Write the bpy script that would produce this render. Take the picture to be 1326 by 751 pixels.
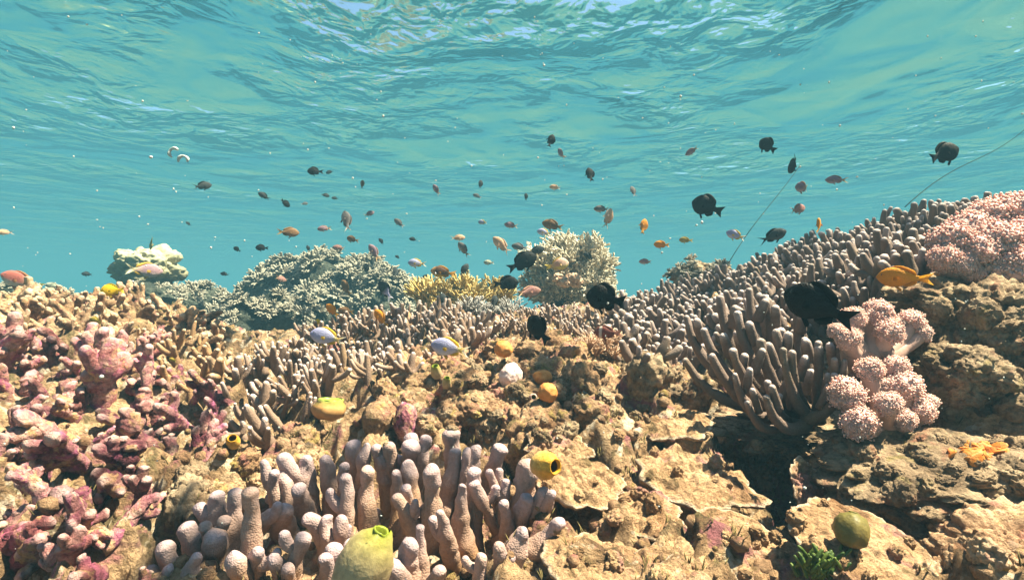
import bpy, bmesh, math, random
import numpy as np
from mathutils import Vector, Matrix, Quaternion

# ------------------------------------------------------------------ camera, world, sun, exposure
SC = bpy.context.scene
COL = SC.collection
for o in list(bpy.data.objects):
    bpy.data.objects.remove(o)
R = math.radians
F_PX, CX, CY = 723.0, 663.0, 375.5           # photograph is 1326 x 751

cam_d = bpy.data.cameras.new('camera')
cam_d.sensor_width = 36.0
cam_d.lens = 36.0 * F_PX / 1326.0
cam_d.clip_start, cam_d.clip_end = 0.02, 400.0
cam = bpy.data.objects.new('camera', cam_d)
COL.objects.link(cam)
cam.location = (0, 0, 0)
cam.rotation_euler = (R(90), 0, 0)
SC.camera = cam

SUN_EL, SUN_AZ = 62.0, 88.0                    # azimuth from +Y towards +X
sun_dir = Vector((math.sin(R(SUN_AZ)) * math.cos(R(SUN_EL)), math.cos(R(SUN_AZ)) * math.cos(R(SUN_EL)), math.sin(R(SUN_EL))))
W = bpy.data.worlds.new('World')
SC.world = W
W.use_nodes = True
nt = W.node_tree
sky = nt.nodes.new('ShaderNodeTexSky')
sky.sky_type = 'NISHITA'
sky.sun_disc = False
sky.air_density = 0.8
sky.dust_density = 0.8
sky.ozone_density = 1.0
sky.sun_elevation = R(SUN_EL)
sky.sun_rotation = R(SUN_AZ)
nt.links.new(sky.outputs[0], nt.nodes['Background'].inputs[0])
nt.nodes['Background'].inputs[1].default_value = 0.062

sun_d = bpy.data.lights.new('sun', 'SUN')
sun_d.energy = 5.0
sun_d.angle = R(0.6)
sun_d.color = (1.0, 0.80, 0.64)
sun = bpy.data.objects.new('sun', sun_d)
COL.objects.link(sun)
sun.location = sun_dir * 20
sun.rotation_euler = (-sun_dir).to_track_quat('-Z', 'Y').to_euler()

SC.view_settings.view_transform = 'Standard'
SC.view_settings.look = 'None'
SC.view_settings.gamma = 1.0
SC.view_settings.use_curve_mapping = False
SC.view_settings.exposure = 2.45
SC.render.engine = 'CYCLES'
cy = SC.cycles
cy.use_denoising = True
cy.max_bounces = 6
cy.diffuse_bounces = 1
cy.glossy_bounces = 2
cy.transmission_bounces = 2
cy.volume_bounces = 0
cy.transparent_max_bounces = 8
cy.caustics_reflective = False
cy.caustics_refractive = False
cy.sample_clamp_indirect = 4.0

HAZE_DENSITY = 0.085
HAZE_ALBEDO = (0.080, 0.195, 0.268)
HAZE_ABSORB = (0.0, 0.193, 0.243)                # red fades first, as in sea water
SURF_Z = 1.25                                 # height of the water's surface over the lens

# ------------------------------------------------------------------ numpy noise
def hash3(ix, iy, iz, s=0):
    ix = ix.astype(np.int64); iy = iy.astype(np.int64); iz = iz.astype(np.int64)
    h = (ix * 374761393 + iy * 668265263 + iz * 1440662683 + s * 974634737) & 0xffffffff
    h = ((h ^ (h >> 13)) * 1274126177) & 0xffffffff
    h = ((h ^ (h >> 15)) * 2246822519) & 0xffffffff
    return ((h ^ (h >> 16)) & 0xffffff) / float(0x1000000)

def vnoise(p, s=0):                            # value noise, -1..1
    i = np.floor(p); f = p - i
    u = f * f * f * (f * (f * 6 - 15) + 10)
    x, y, z = i[:, 0], i[:, 1], i[:, 2]
    r = 0
    for dx in (0, 1):
        wx = u[:, 0] if dx else 1 - u[:, 0]
        for dy in (0, 1):
            wy = u[:, 1] if dy else 1 - u[:, 1]
            for dz in (0, 1):
                wz = u[:, 2] if dz else 1 - u[:, 2]
                r = r + wx * wy * wz * hash3(x + dx, y + dy, z + dz, s)
    return r * 2 - 1

def fbm(p, octv=4, s=0, gain=0.5, lac=2.03):
    a, r, t = 1.0, 0, 0
    for k in range(octv):
        r = r + a * vnoise(p + 17.3 * k, s + k); t += a
        a *= gain; p = p * lac
    return r / t

def worley(p, s=0):                            # F1 distance
    i = np.floor(p)
    best = np.full(len(p), 9.0)
    for dx in (-1, 0, 1):
        for dy in (-1, 0, 1):
            for dz in (-1, 0, 1):
                c = i + np.array([dx, dy, dz])
                q = np.stack([c[:, k] + hash3(c[:, 0], c[:, 1], c[:, 2], s + 7 * (k + 1)) for k in range(3)], 1)
                best = np.minimum(best, ((p - q) ** 2).sum(1))
    return np.sqrt(best)

def bump(p, s=0):                              # rounded pimples 0..1
    return np.clip(1 - worley(p, s) ** 2 * 1.6, 0, 1)

# ------------------------------------------------------------------ geometry containers
class G:
    """vertices, quads, tris and one float attribute (0 at the root, 1 at the growing tip)"""
    def __init__(s, V, Q=None, T=None, A=None):
        s.V = np.asarray(V, float).reshape(-1, 3)
        s.Q = np.zeros((0, 4), int) if Q is None or len(Q) == 0 else np.asarray(Q, int)
        s.T = np.zeros((0, 3), int) if T is None or len(T) == 0 else np.asarray(T, int)
        s.A = np.zeros(len(s.V)) if A is None else np.asarray(A, float)
    def xf(s, M):
        M = np.array(M)
        return G(s.V @ M[:3, :3].T + M[:3, 3], s.Q, s.T, s.A)

def join(gs):
    V, Q, T, A, n = [], [], [], [], 0
    for g in gs:
        V.append(g.V); Q.append(g.Q + n); T.append(g.T + n); A.append(g.A); n += len(g.V)
    return G(np.concatenate(V), np.concatenate(Q), np.concatenate(T), np.concatenate(A))

def mesh(name, g, mat, smooth=True):
    me = bpy.data.meshes.new(name)
    me.vertices.add(len(g.V)); me.vertices.foreach_set('co', g.V.astype(np.float32).ravel())
    nq, ntri = len(g.Q), len(g.T)
    me.loops.add(nq * 4 + ntri * 3)
    me.loops.foreach_set('vertex_index', np.concatenate([g.Q.ravel(), g.T.ravel()]).astype(np.int32))
    me.polygons.add(nq + ntri)
    me.polygons.foreach_set('loop_start', np.concatenate([np.arange(nq) * 4, nq * 4 + np.arange(ntri) * 3]).astype(np.int32))
    me.update(calc_edges=True)
    me.validate()
    me.polygons.foreach_set('use_smooth', np.full(len(me.polygons), smooth))
    at = me.attributes.new('grow', 'FLOAT', 'POINT')
    at.data.foreach_set('value', g.A.astype(np.float32))
    if mat: me.materials.append(mat)
    return me

def link(name, me, parent=None, M=None):
    o = bpy.data.objects.new(name, me)
    COL.objects.link(o)
    if parent is not None: o.parent = parent
    if M is not None: o.matrix_basis = M
    return o

def empty(name, loc=(0, 0, 0)):
    o = bpy.data.objects.new(name, None)
    o.empty_display_size = 0.02
    COL.objects.link(o); o.location = loc
    return o

def tag(o, label=None, cat=None, group=None, kind=None):
    if label: o['label'] = label
    if cat: o['category'] = cat
    if group: o['group'] = group
    if kind: o['kind'] = kind
    return o

def P(px, py, Y):
    return Vector(((px - CX) / F_PX * Y, Y, (CY - py) / F_PX * Y))

def proj(x, y, z):
    return CX + x / y * F_PX, CY - z / y * F_PX

def in_poly(px, py, poly):
    px = np.asarray(px); py = np.asarray(py)
    c = np.zeros(px.shape, bool); j = len(poly) - 1
    for i in range(len(poly)):
        xi, yi = poly[i]; xj, yj = poly[j]
        m = ((yi > py) != (yj > py)) & (px < (xj - xi) * (py - yi) / (yj - yi + 1e-9) + xi)
        c ^= m; j = i
    return c

# ------------------------------------------------------------------ basic shapes
_ico = {}
def ico(sub):
    if sub not in _ico:
        bm = bmesh.new(); bmesh.ops.create_icosphere(bm, subdivisions=sub, radius=1)
        bm.verts.ensure_lookup_table()
        _ico[sub] = (np.array([v.co[:] for v in bm.verts]), np.array([[v.index for v in f.verts] for f in bm.faces]))
        bm.free()
    V, T = _ico[sub]
    return V.copy(), T

def tube(path, rad, seg=12, tip=True, amp=0.0, freq=60, seed=0, rings=14, cap=4, pimple=0.0, a0=0.0):
    path = np.array([tuple(p) for p in path], float); rad = np.array(rad, float)
    d = np.r_[0, np.cumsum(np.linalg.norm(np.diff(path, axis=0), axis=1))]; L = d[-1]
    # catmull-like smoothing through dense linear + gaussian is avoided: cubic by polyfit on few points
    t = np.linspace(0, 1, rings)
    k = len(path)
    if k >= 3:
        deg = min(k - 1, 3)
        C = np.stack([np.polyval(np.polyfit(d / L, path[:, c], deg), t) for c in range(3)], 1)
    else:
        C = path[0] + (path[-1] - path[0]) * t[:, None]
    r = np.interp(t, d / L, rad)
    if tip:
        tg = C[-1] - C[-2]; tg /= np.linalg.norm(tg)
        ph = np.linspace(0, math.pi / 2, cap + 1)[1:]
        C = np.r_[C, C[-1] + tg * (np.sin(ph) * r[-1])[:, None]]
        r = np.r_[r, r[-1] * np.maximum(np.cos(ph), 0.02)]
    n = len(C)
    tg = np.gradient(C, axis=0); tg /= np.linalg.norm(tg, axis=1)[:, None] + 1e-12
    u = np.cross(tg[0], [0.3, 0.9, 0.2]); u /= np.linalg.norm(u)
    V = []
    th = np.arange(seg) / seg * 2 * math.pi
    for i in range(n):
        u = u - tg[i] * (u @ tg[i]); u /= np.linalg.norm(u)
        w = np.cross(tg[i], u)
        V.append(C[i] + r[i] * (np.cos(th)[:, None] * u + np.sin(th)[:, None] * w))
    V = np.concatenate(V)
    cen = np.repeat(C, seg, 0)
    if amp or pimple:
        nr = V - cen; ln = np.linalg.norm(nr, axis=1)[:, None] + 1e-9
        k = amp * fbm(V * freq + seed * 3.1, 3, seed)
        if pimple: k = k + pimple * bump(V * freq * 3.0 + seed, seed)
        V = V + nr / ln * (k * np.minimum(1, ln[:, 0] / (rad.max() * 0.5)))[:, None]
    i, j = np.meshgrid(np.arange(n - 1), np.arange(seg), indexing='ij')
    a = (i * seg + j).ravel(); b = (i * seg + (j + 1) % seg).ravel()
    Q = np.stack([a, b, b + seg, a + seg], 1)
    A = np.repeat(a0 + (1 - a0) * np.linspace(0, 1, n), seg)
    V = np.r_[V, C[-1:], C[:1]]; A = np.r_[A, [1.0], [a0]]
    m = n * seg
    jj = np.arange(seg)
    T = np.concatenate([np.stack([(n - 1) * seg + jj, (n - 1) * seg + (jj + 1) % seg, np.full(seg, m)], 1),
                        np.stack([(jj + 1) % seg, jj, np.full(seg, m + 1)], 1)])
    return G(V, Q, T, A)

def lump(sub, seed, big=0.3, bfreq=1.2, knob=0.25, kfreq=2.2, fine=0.06, ffreq=6, scale=(1, 1, 1), ridge=0.0):
    V, T = ico(sub)
    o = seed * 5.17
    r = 1 + big * fbm(V * bfreq + o, 3, seed) + fine * fbm(V * ffreq + o, 3, seed + 5)
    if knob: r = r + knob * (bump(V * kfreq + o, seed + 2) - 0.4)
    if knob: r = r + knob * 0.3 * (bump(V * kfreq * 2.7 + o, seed + 3) - 0.4)
    if sub >= 5: r = r + knob * .16 * (bump(V * kfreq * 6 + o, seed + 6) - .4) + fine * .6 * fbm(V * ffreq * 3 + o, 3, seed + 8)
    if ridge: r = r + ridge * (1 - 2 * np.abs(fbm(V * kfreq * 1.3 + o + 3, 3, seed + 9)))
    A = np.clip((r - r.min()) / (r.max() - r.min() + 1e-9), 0, 1)
    return G(V * r[:, None] * np.array(scale), None, T, A)

def lathe(prof, seg=28, wob=0.0, seed=0):
    prof = np.array(prof, float); n = len(prof)
    th = np.arange(seg) / seg * 2 * math.pi
    V = np.zeros((n, seg, 3))
    V[:, :, 0] = prof[:, 0][:, None] * np.cos(th); V[:, :, 1] = prof[:, 0][:, None] * np.sin(th); V[:, :, 2] = prof[:, 1][:, None]
    V = V.reshape(-1, 3)
    if wob:
        V *= (1 + wob * fbm(V * np.array([1.3, 1.3, 1.0]) / np.abs(prof).max() * 2 + seed, 3, seed))[:, None]
    i, j = np.meshgrid(np.arange(n - 1), np.arange(seg), indexing='ij')
    a = (i * seg + j).ravel(); b = (i * seg + (j + 1) % seg).ravel()
    return G(V, np.stack([a, b, b + seg, a + seg], 1), None, np.repeat(np.linspace(0, 1, n), seg))

def rot_to(v, spin=0.0, up=Vector((0, 0, 1))):
    q = Vector(up).rotation_difference(Vector(v).normalized())
    return (q @ Quaternion(up, spin)).to_matrix().to_4x4()

def TRS(loc, rot=None, s=1.0):
    M = Matrix.Translation(Vector(loc))
    if rot is not None: M = M @ rot
    if not isinstance(s, (tuple, list)): s = (s, s, s)
    return M @ Matrix.Diagonal((*s, 1.0))

# ------------------------------------------------------------------ materials
class NT:
    def __init__(s, name):
        s.m = bpy.data.materials.new(name); s.m.use_nodes = True
        s.t = s.m.node_tree; s.t.nodes.clear()
        s.out = s.n('ShaderNodeOutputMaterial')
    def n(s, typ, **kw):
        x = s.t.nodes.new(typ)
        for k, v in kw.items(): setattr(x, k, v)
        return x
    def l(s, a, b): s.t.links.new(a, b)
    def ramp(s, fac, stops, interp='LINEAR'):
        r = s.n('ShaderNodeValToRGB'); r.color_ramp.interpolation = interp
        el = r.color_ramp.elements
        while len(el) < len(stops): el.new(0.5)
        for e, (p, c) in zip(el, stops):
            e.position = p
            e.color = (c, c, c, 1) if isinstance(c, (int, float)) else (*c[:3], 1)
        s.l(fac, r.inputs[0]); return r.outputs[0]
    def mix(s, fac, a, b, mode='MIX'):
        x = s.n('ShaderNodeMix', data_type='RGBA', blend_type=mode)
        for sock, v in ((x.inputs[0], fac), (x.inputs[6], a), (x.inputs[7], b)):
            if isinstance(v, (int, float)): sock.default_value = v
            elif isinstance(v, tuple): sock.default_value = (*v[:3], 1)
            else: s.l(v, sock)
        return x.outputs[2]
    def noise(s, vec, scale, detail=4, rough=0.55, dist=0.0):
        x = s.n('ShaderNodeTexNoise'); x.inputs['Scale'].default_value = scale
        x.inputs['Detail'].default_value = detail; x.inputs['Roughness'].default_value = rough
        x.inputs['Distortion'].default_value = dist
        s.l(vec, x.inputs['Vector']); return x.outputs['Fac']
    def voro(s, vec, scale, feat='F1'):
        x = s.n('ShaderNodeTexVoronoi', feature=feat); x.inputs['Scale'].default_value = scale
        s.l(vec, x.inputs['Vector']); return x.outputs['Distance']
    def math(s, op, a, b=0.0):
        x = s.n('ShaderNodeMath', operation=op)
        for sock, v in zip(x.inputs, (a, b)):
            if isinstance(v, (int, float)): sock.default_value = v
            else: s.l(v, sock)
        return x.outputs[0]
    def bump(s, h, strength=0.5, dist=0.003, nrm=None):
        x = s.n('ShaderNodeBump'); x.inputs['Strength'].default_value = strength
        x.inputs['Distance'].default_value = dist
        s.l(h, x.inputs['Height'])
        if nrm is not None: s.l(nrm, x.inputs['Normal'])
        return x.outputs[0]
    def pbr(s, col, rough=0.7, nrm=None, spec=0.3, sss=0.0):
        b = s.n('ShaderNodeBsdfPrincipled')
        if isinstance(col, tuple): b.inputs['Base Color'].default_value = (*col[:3], 1)
        else: s.l(col, b.inputs['Base Color'])
        b.inputs['Roughness'].default_value = rough
        b.inputs['Specular IOR Level'].default_value = spec
        if nrm is not None: s.l(nrm, b.inputs['Normal'])
        s.l(b.outputs[0], s.out.inputs['Surface'])
        return b

def geo_pos(n):
    return n.n('ShaderNodeNewGeometry').outputs['Position']

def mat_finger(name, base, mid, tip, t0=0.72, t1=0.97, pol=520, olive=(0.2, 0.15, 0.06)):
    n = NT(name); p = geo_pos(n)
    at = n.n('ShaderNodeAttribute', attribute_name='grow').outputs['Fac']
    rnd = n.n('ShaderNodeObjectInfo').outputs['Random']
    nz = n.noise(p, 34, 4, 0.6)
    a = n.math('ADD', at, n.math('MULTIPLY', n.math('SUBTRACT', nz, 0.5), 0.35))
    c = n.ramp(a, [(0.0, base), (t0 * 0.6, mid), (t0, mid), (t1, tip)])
    big = n.noise(p, 9, 3, 0.6)
    c = n.mix(n.ramp(big, [(0.52, 0.0), (0.7, 0.6)]), c, olive)
    fine = n.noise(p, 260, 3, 0.7)
    c = n.mix(0.45, c, n.ramp(fine, [(0.3, 0.35), (0.7, 1.0)]), 'MULTIPLY')
    c = n.mix(n.math('MULTIPLY', rnd, 0.35), c, n.mix(0.5, c, (0.12, 0.075, 0.05)))
    v = n.voro(p, pol)
    h = n.math('ADD', n.math('MULTIPLY', v, -1.0), n.math('MULTIPLY', nz, 1.5))
    nr = n.bump(h, 0.5, 0.0014)
    n.pbr(c, 0.75, nr, 0.2)
    return n.m

def mat_rock(name, cols, patch=14, fine=120, bumpd=0.006, extra=None, extra_at=(0.58, 0.68), rough=0.85, pits=0.5, vary=0.0, rim=None, rim_at=(0.92, 0.985)):
    """cols: dark..light rock colours; extra: colour of crusts growing in patches"""
    n = NT(name); p = geo_pos(n)
    big = n.noise(p, patch, 5, 0.65, 0.4)
    st = [(0.3 + 0.4 * i / max(1, len(cols) - 1), c) for i, c in enumerate(cols)]
    c = n.ramp(big, st)
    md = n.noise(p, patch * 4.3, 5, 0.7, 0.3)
    c = n.mix(0.7, c, n.ramp(md, [(0.32, (0.16, 0.13, 0.11)), (0.46, (0.75, 0.68, 0.62)), (0.56, (1.0, 0.95, 0.9)), (0.72, (1.35, 1.3, 1.25))]), 'MULTIPLY')  # dark where the same noise sinks the bump: pit shade put into the colour
    if extra:
        off = n.n('ShaderNodeVectorMath', operation='ADD'); off.inputs[1].default_value = (3.3, 7.1, 1.7)
        n.l(p, off.inputs[0])
        for k, e in enumerate(extra):
            o2 = n.n('ShaderNodeVectorMath', operation='ADD'); o2.inputs[1].default_value = (5.1 * k, 2.3 * k, 9.7 * k)
            n.l(off.outputs[0], o2.inputs[0])
            m = n.noise(o2.outputs[0], patch * (1.3 + 0.5 * k), 4, 0.62, 0.5)
            c = n.mix(n.ramp(m, [(extra_at[0], 0.0), (extra_at[1], 0.85)]), c, e)
    rnd = n.n('ShaderNodeObjectInfo').outputs['Random']
    c = n.mix(vary, c, n.ramp(rnd, [(0.0, (0.45, 0.36, 0.32)), (0.35, (0.9, 0.85, 0.8)), (0.7, (1.15, 1.0, 0.95)), (0.85, (1.3, 1.25, 1.25)), (1.0, (1.6, 1.6, 1.65))]), 'MULTIPLY')
    f = n.noise(p, fine, 6, 0.72)
    c = n.mix(0.55, c, n.ramp(f, [(0.3, 0.3), (0.55, 1.0), (0.75, 1.25)]), 'MULTIPLY')
    v = n.voro(p, fine * 0.7)
    if rim:
        rim_at = (rim_at[0], min(1.0, rim_at[1]))
        at = n.n('ShaderNodeAttribute', attribute_name='grow').outputs['Fac']
        c = n.mix(n.ramp(at, [(rim_at[0], 0.0), (rim_at[1], 0.7)]), c, rim)
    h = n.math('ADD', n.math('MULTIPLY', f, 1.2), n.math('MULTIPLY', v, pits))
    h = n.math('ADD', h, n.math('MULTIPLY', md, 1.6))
    n.pbr(c, rough, n.bump(h, 0.9, bumpd), 0.15)
    return n.m

M = {}
M['finger_near'] = mat_finger('lilac_finger_coral', (0.34, 0.17, 0.08), (0.40, 0.255, 0.195), (0.47, 0.355, 0.385), 0.5, 1.02, 520, (0.44, 0.24, 0.10))
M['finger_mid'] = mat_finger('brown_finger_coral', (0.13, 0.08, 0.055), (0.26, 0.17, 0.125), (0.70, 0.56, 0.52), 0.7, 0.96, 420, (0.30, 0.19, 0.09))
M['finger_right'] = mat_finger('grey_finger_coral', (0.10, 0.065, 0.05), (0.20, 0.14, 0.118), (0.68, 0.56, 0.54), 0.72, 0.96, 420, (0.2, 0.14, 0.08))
M['finger_tan'] = mat_finger('tan_finger_coral', (0.22, 0.12, 0.055), (0.38, 0.22, 0.11), (0.62, 0.47, 0.34), 0.72, 1.0, 420, (0.33, 0.17, 0.05))
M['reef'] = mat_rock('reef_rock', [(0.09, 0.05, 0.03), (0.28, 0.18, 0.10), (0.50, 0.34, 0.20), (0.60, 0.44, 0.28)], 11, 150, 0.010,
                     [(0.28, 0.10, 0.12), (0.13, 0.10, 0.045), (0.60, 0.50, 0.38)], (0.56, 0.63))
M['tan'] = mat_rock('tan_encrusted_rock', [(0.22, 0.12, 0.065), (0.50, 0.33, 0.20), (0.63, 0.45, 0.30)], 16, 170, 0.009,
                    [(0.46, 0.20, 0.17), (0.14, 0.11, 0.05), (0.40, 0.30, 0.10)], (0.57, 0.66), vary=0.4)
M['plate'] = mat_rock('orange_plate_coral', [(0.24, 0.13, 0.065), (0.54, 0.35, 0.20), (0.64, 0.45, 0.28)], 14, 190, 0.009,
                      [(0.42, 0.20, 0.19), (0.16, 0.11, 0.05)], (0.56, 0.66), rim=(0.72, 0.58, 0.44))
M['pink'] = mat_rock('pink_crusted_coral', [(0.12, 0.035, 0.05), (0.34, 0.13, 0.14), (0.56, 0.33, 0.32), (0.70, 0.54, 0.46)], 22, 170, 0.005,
                     [(0.42, 0.12, 0.22), (0.50, 0.33, 0.16)], (0.54, 0.62), vary=0.8, rim=(0.66, 0.44, 0.42), rim_at=(0.74, 1.05))  # pale tips here, on maroon and on buff paint sunlight into the colour
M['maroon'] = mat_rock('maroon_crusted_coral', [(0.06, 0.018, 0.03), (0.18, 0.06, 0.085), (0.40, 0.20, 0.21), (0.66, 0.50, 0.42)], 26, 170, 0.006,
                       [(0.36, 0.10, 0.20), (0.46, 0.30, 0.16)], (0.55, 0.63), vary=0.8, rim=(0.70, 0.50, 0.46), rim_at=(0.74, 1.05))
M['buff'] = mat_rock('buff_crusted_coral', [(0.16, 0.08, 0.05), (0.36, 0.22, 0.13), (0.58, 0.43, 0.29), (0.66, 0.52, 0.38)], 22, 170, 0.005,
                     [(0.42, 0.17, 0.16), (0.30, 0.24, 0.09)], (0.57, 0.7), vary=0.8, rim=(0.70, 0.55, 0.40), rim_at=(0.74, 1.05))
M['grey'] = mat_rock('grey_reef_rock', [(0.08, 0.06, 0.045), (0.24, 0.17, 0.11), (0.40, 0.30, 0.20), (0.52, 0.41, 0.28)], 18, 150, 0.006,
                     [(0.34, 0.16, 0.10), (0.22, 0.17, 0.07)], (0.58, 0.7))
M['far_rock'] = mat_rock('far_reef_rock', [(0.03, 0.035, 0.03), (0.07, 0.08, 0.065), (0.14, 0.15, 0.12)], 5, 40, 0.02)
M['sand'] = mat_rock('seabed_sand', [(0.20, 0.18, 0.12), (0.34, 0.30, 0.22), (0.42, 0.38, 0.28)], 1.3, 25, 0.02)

def mat_simple(name, c1, c2, scale=60, rough=0.5, bumpd=0.002, bscale=300, spec=0.3, sss=0.0):
    n = NT(name); tc = n.n('ShaderNodeTexCoord').outputs['Object']; p = geo_pos(n)
    c = n.mix(n.ramp(n.noise(p, scale, 4, 0.6), [(0.35, 0.0), (0.65, 1.0)]), c1, c2)
    b = n.pbr(c, rough, n.bump(n.noise(p, bscale, 3, 0.6), 0.5, bumpd), spec)
    if sss:
        b.inputs['Subsurface Weight'].default_value = sss
        b.inputs['Subsurface Radius'].default_value = (0.004, 0.002, 0.001)
        b.inputs['Subsurface Scale'].default_value = 1.0
    return n.m

def mat_grow(name, stops, rough=0.6, bumpd=0.002, bscale=300, mott=0.4, sss=0.0):
    n = NT(name); p = geo_pos(n)
    at = n.n('ShaderNodeAttribute', attribute_name='grow').outputs['Fac']
    nz = n.noise(p, bscale * 0.3, 4, 0.6)
    c = n.ramp(n.math('ADD', at, n.math('MULTIPLY', n.math('SUBTRACT', nz, 0.5), 0.2)), stops)
    c = n.mix(mott, c, n.ramp(n.noise(p, bscale, 3, 0.6), [(0.3, 0.5), (0.65, 1.1)]), 'MULTIPLY')
    b = n.pbr(c, rough, n.bump(n.noise(p, bscale, 3, 0.6), 0.5, bumpd), 0.2)
    if sss:
        b.inputs['Subsurface Weight'].default_value = sss
        b.inputs['Subsurface Radius'].default_value = (1.0, 0.55, 0.4)
        b.inputs['Subsurface Scale'].default_value = 0.006
    return n.m

M['polyp'] = mat_grow('pink_soft_coral_polyps', [(0.0, (0.60, 0.36, 0.31)), (1.0, (0.65, 0.41, 0.37))], 0.75, 0.001, 500, 0.25, 0.5)
M['stalk'] = mat_grow('soft_coral_stalk', [(0.0, (0.38, 0.24, 0.19)), (1.0, (0.50, 0.33, 0.28))], 0.5, 0.0006, 300, 0.2)
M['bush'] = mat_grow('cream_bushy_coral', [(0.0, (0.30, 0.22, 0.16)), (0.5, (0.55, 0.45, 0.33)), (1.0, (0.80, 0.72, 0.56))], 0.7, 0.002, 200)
M['yellow_coral'] = mat_grow('yellow_branching_coral', [(0.0, (0.28, 0.17, 0.04)), (0.6, (0.52, 0.36, 0.11)), (1.0, (0.74, 0.60, 0.30))], 0.7, 0.002, 200)
M['grey_coral'] = mat_grow('grey_branching_coral', [(0.0, (0.10, 0.08, 0.07)), (0.6, (0.26, 0.23, 0.21)), (1.0, (0.62, 0.59, 0.56))], 0.7, 0.002, 200)
M['rose_coral'] = mat_grow('rose_tufted_coral', [(0.0, (0.34, 0.18, 0.12)), (0.6, (0.54, 0.34, 0.22)), (1.0, (0.72, 0.54, 0.40))], 0.7, 0.002, 200)
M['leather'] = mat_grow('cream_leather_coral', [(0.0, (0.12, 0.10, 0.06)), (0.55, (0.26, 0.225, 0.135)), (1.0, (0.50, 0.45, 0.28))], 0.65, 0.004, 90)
M['squirt_green'] = mat_grow('green_sea_squirt', [(0.0, (0.44, 0.32, 0.20)), (0.5, (0.42, 0.32, 0.18)), (0.78, (0.33, 0.29, 0.08)), (1.0, (0.18, 0.22, 0.02))], 0.45, 0.002, 110, 0.65)
M['squirt_gold'] = mat_grow('golden_sea_squirt', [(0.0, (0.60, 0.42, 0.22)), (0.6, (0.56, 0.31, 0.05)), (1.0, (0.50, 0.25, 0.015))], 0.55, 0.003, 220, 0.6)
M['green_hole'] = mat_simple('squirt_green_inside', (0.10, 0.14, 0.01), (0.16, 0.20, 0.02))
M['dark_hole'] = mat_simple('squirt_inside', (0.03, 0.015, 0.004), (0.06, 0.03, 0.01))
M['sponge_orange'] = mat_simple('orange_sponge', (0.50, 0.17, 0.03), (0.62, 0.28, 0.08), 90, 0.7, 0.002, 350)
M['sponge_pink'] = mat_simple('pale_pink_coral', (0.62, 0.42, 0.38), (0.74, 0.58, 0.54), 120, 0.7, 0.003, 500)
M['sponge_crust'] = mat_simple('orange_crust_sponge', (0.52, 0.13, 0.006), (0.44, 0.20, 0.04), 120, 0.6, 0.003, 260)
M['algae'] = mat_simple('green_algae', (0.02, 0.05, 0.006), (0.10, 0.14, 0.02), 90, 0.5)
M['rope'] = mat_simple('thin_dark_line', (0.02, 0.035, 0.036), (0.03, 0.045, 0.045), 60, 1.0, 0.0001, 300, 0.0)
M['snow'] = mat_simple('white_specks', (0.45, 0.47, 0.45), (0.5, 0.52, 0.5))
M['squirt_olive'] = mat_grow('olive_sea_squirt', [(0.0, (0.22, 0.15, 0.05)), (0.6, (0.15, 0.12, 0.035)), (1.0, (0.12, 0.11, 0.02))], 0.5, 0.002, 160, 0.6)
M['squirt_amber'] = mat_grow('amber_sea_squirt', [(0.0, (0.44, 0.25, 0.12)), (0.55, (0.46, 0.25, 0.09)), (0.75, (0.34, 0.32, 0.08)), (1.0, (0.26, 0.36, 0.05))], 0.4, 0.001, 160, 0.3)

M['far_coral'] = mat_grow('far_pale_coral', [(0.0, (0.10, 0.085, 0.065)), (0.6, (0.27, 0.235, 0.185)), (1.0, (0.52, 0.46, 0.36))], 0.8, 0.006, 60)  # pale tips and dark roots paint highlights and shaded hollows into the colour
M['turf'] = mat_grow('turf_algae', [(0.0, (0.05, 0.035, 0.015)), (0.6, (0.13, 0.10, 0.035)), (1.0, (0.24, 0.19, 0.08))], 0.8, 0.001, 200)

# ------------------------------------------------------------------ setting: reef terrain
CTRL = [(-60, 400, 1.7), (0, 405, 1.65), (80, 402, 1.7), (150, 400, 1.65), (230, 420, 1.6), (300, 465, 1.5), (0, 480, 1.15), (90, 490, 1.15), (180, 500, 1.12), (280, 540, 1.08),
        (0, 600, .8), (90, 610, .8), (150, 625, .8), (215, 650, .86), (260, 600, .86), (0, 740, .58), (110, 740, .57), (200, 745, .57),
        (330, 490, 1.4), (420, 440, 1.75), (500, 420, 1.9), (600, 418, 1.9), (700, 408, 1.9), (800, 398, 1.9), (400, 550, 1.05), (500, 490, 1.35), (600, 488, 1.25),
        (700, 470, 1.25), (800, 480, 1.2), (330, 600, .86), (450, 580, .9), (560, 570, .92), (650, 550, .95), (750, 525, 1.0), (850, 515, 1.0),
        (300, 770, .56), (450, 800, .54), (600, 800, .54), (350, 690, .7), (450, 690, .74), (550, 670, .78), (650, 665, .75),
        (750, 605, .8), (850, 595, .85), (940, 600, .86), (800, 690, .65), (900, 695, .64), (1000, 690, .66), (750, 760, .54), (900, 765, .53), (1050, 765, .55), (1090, 715, .62),
        (1000, 625, 1.0), (1060, 640, .98), (870, 470, 1.3), (900, 420, 1.7), (950, 375, 1.95), (1000, 490, 1.15), (1070, 460, 1.15), (1080, 370, 1.5), (1150, 320, 1.6),
        (1100, 325, 1.75), (1200, 298, 1.6), (1330, 285, 1.45), (1420, 280, 1.4), (1150, 430, 1.05), (1250, 420, 1.0), (1340, 400, .95), (1150, 575, .85), (1250, 530, .85), (1340, 510, .82),
        (1150, 660, .74), (1250, 660, .74), (1340, 620, .75), (1200, 745, .6), (1330, 745, .6), (1450, 500, .9), (1450, 740, .62)]
CTRL = [c for c in CTRL if c not in ((1000, 625, 1.0), (1060, 640, .98), (1000, 690, .66), (1150, 660, .74), (1250, 660, .74), (215, 650, .86))]
pts = [P(*c) for c in CTRL]
pts = [(p.x, p.y, p.z) for p in pts]
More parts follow.
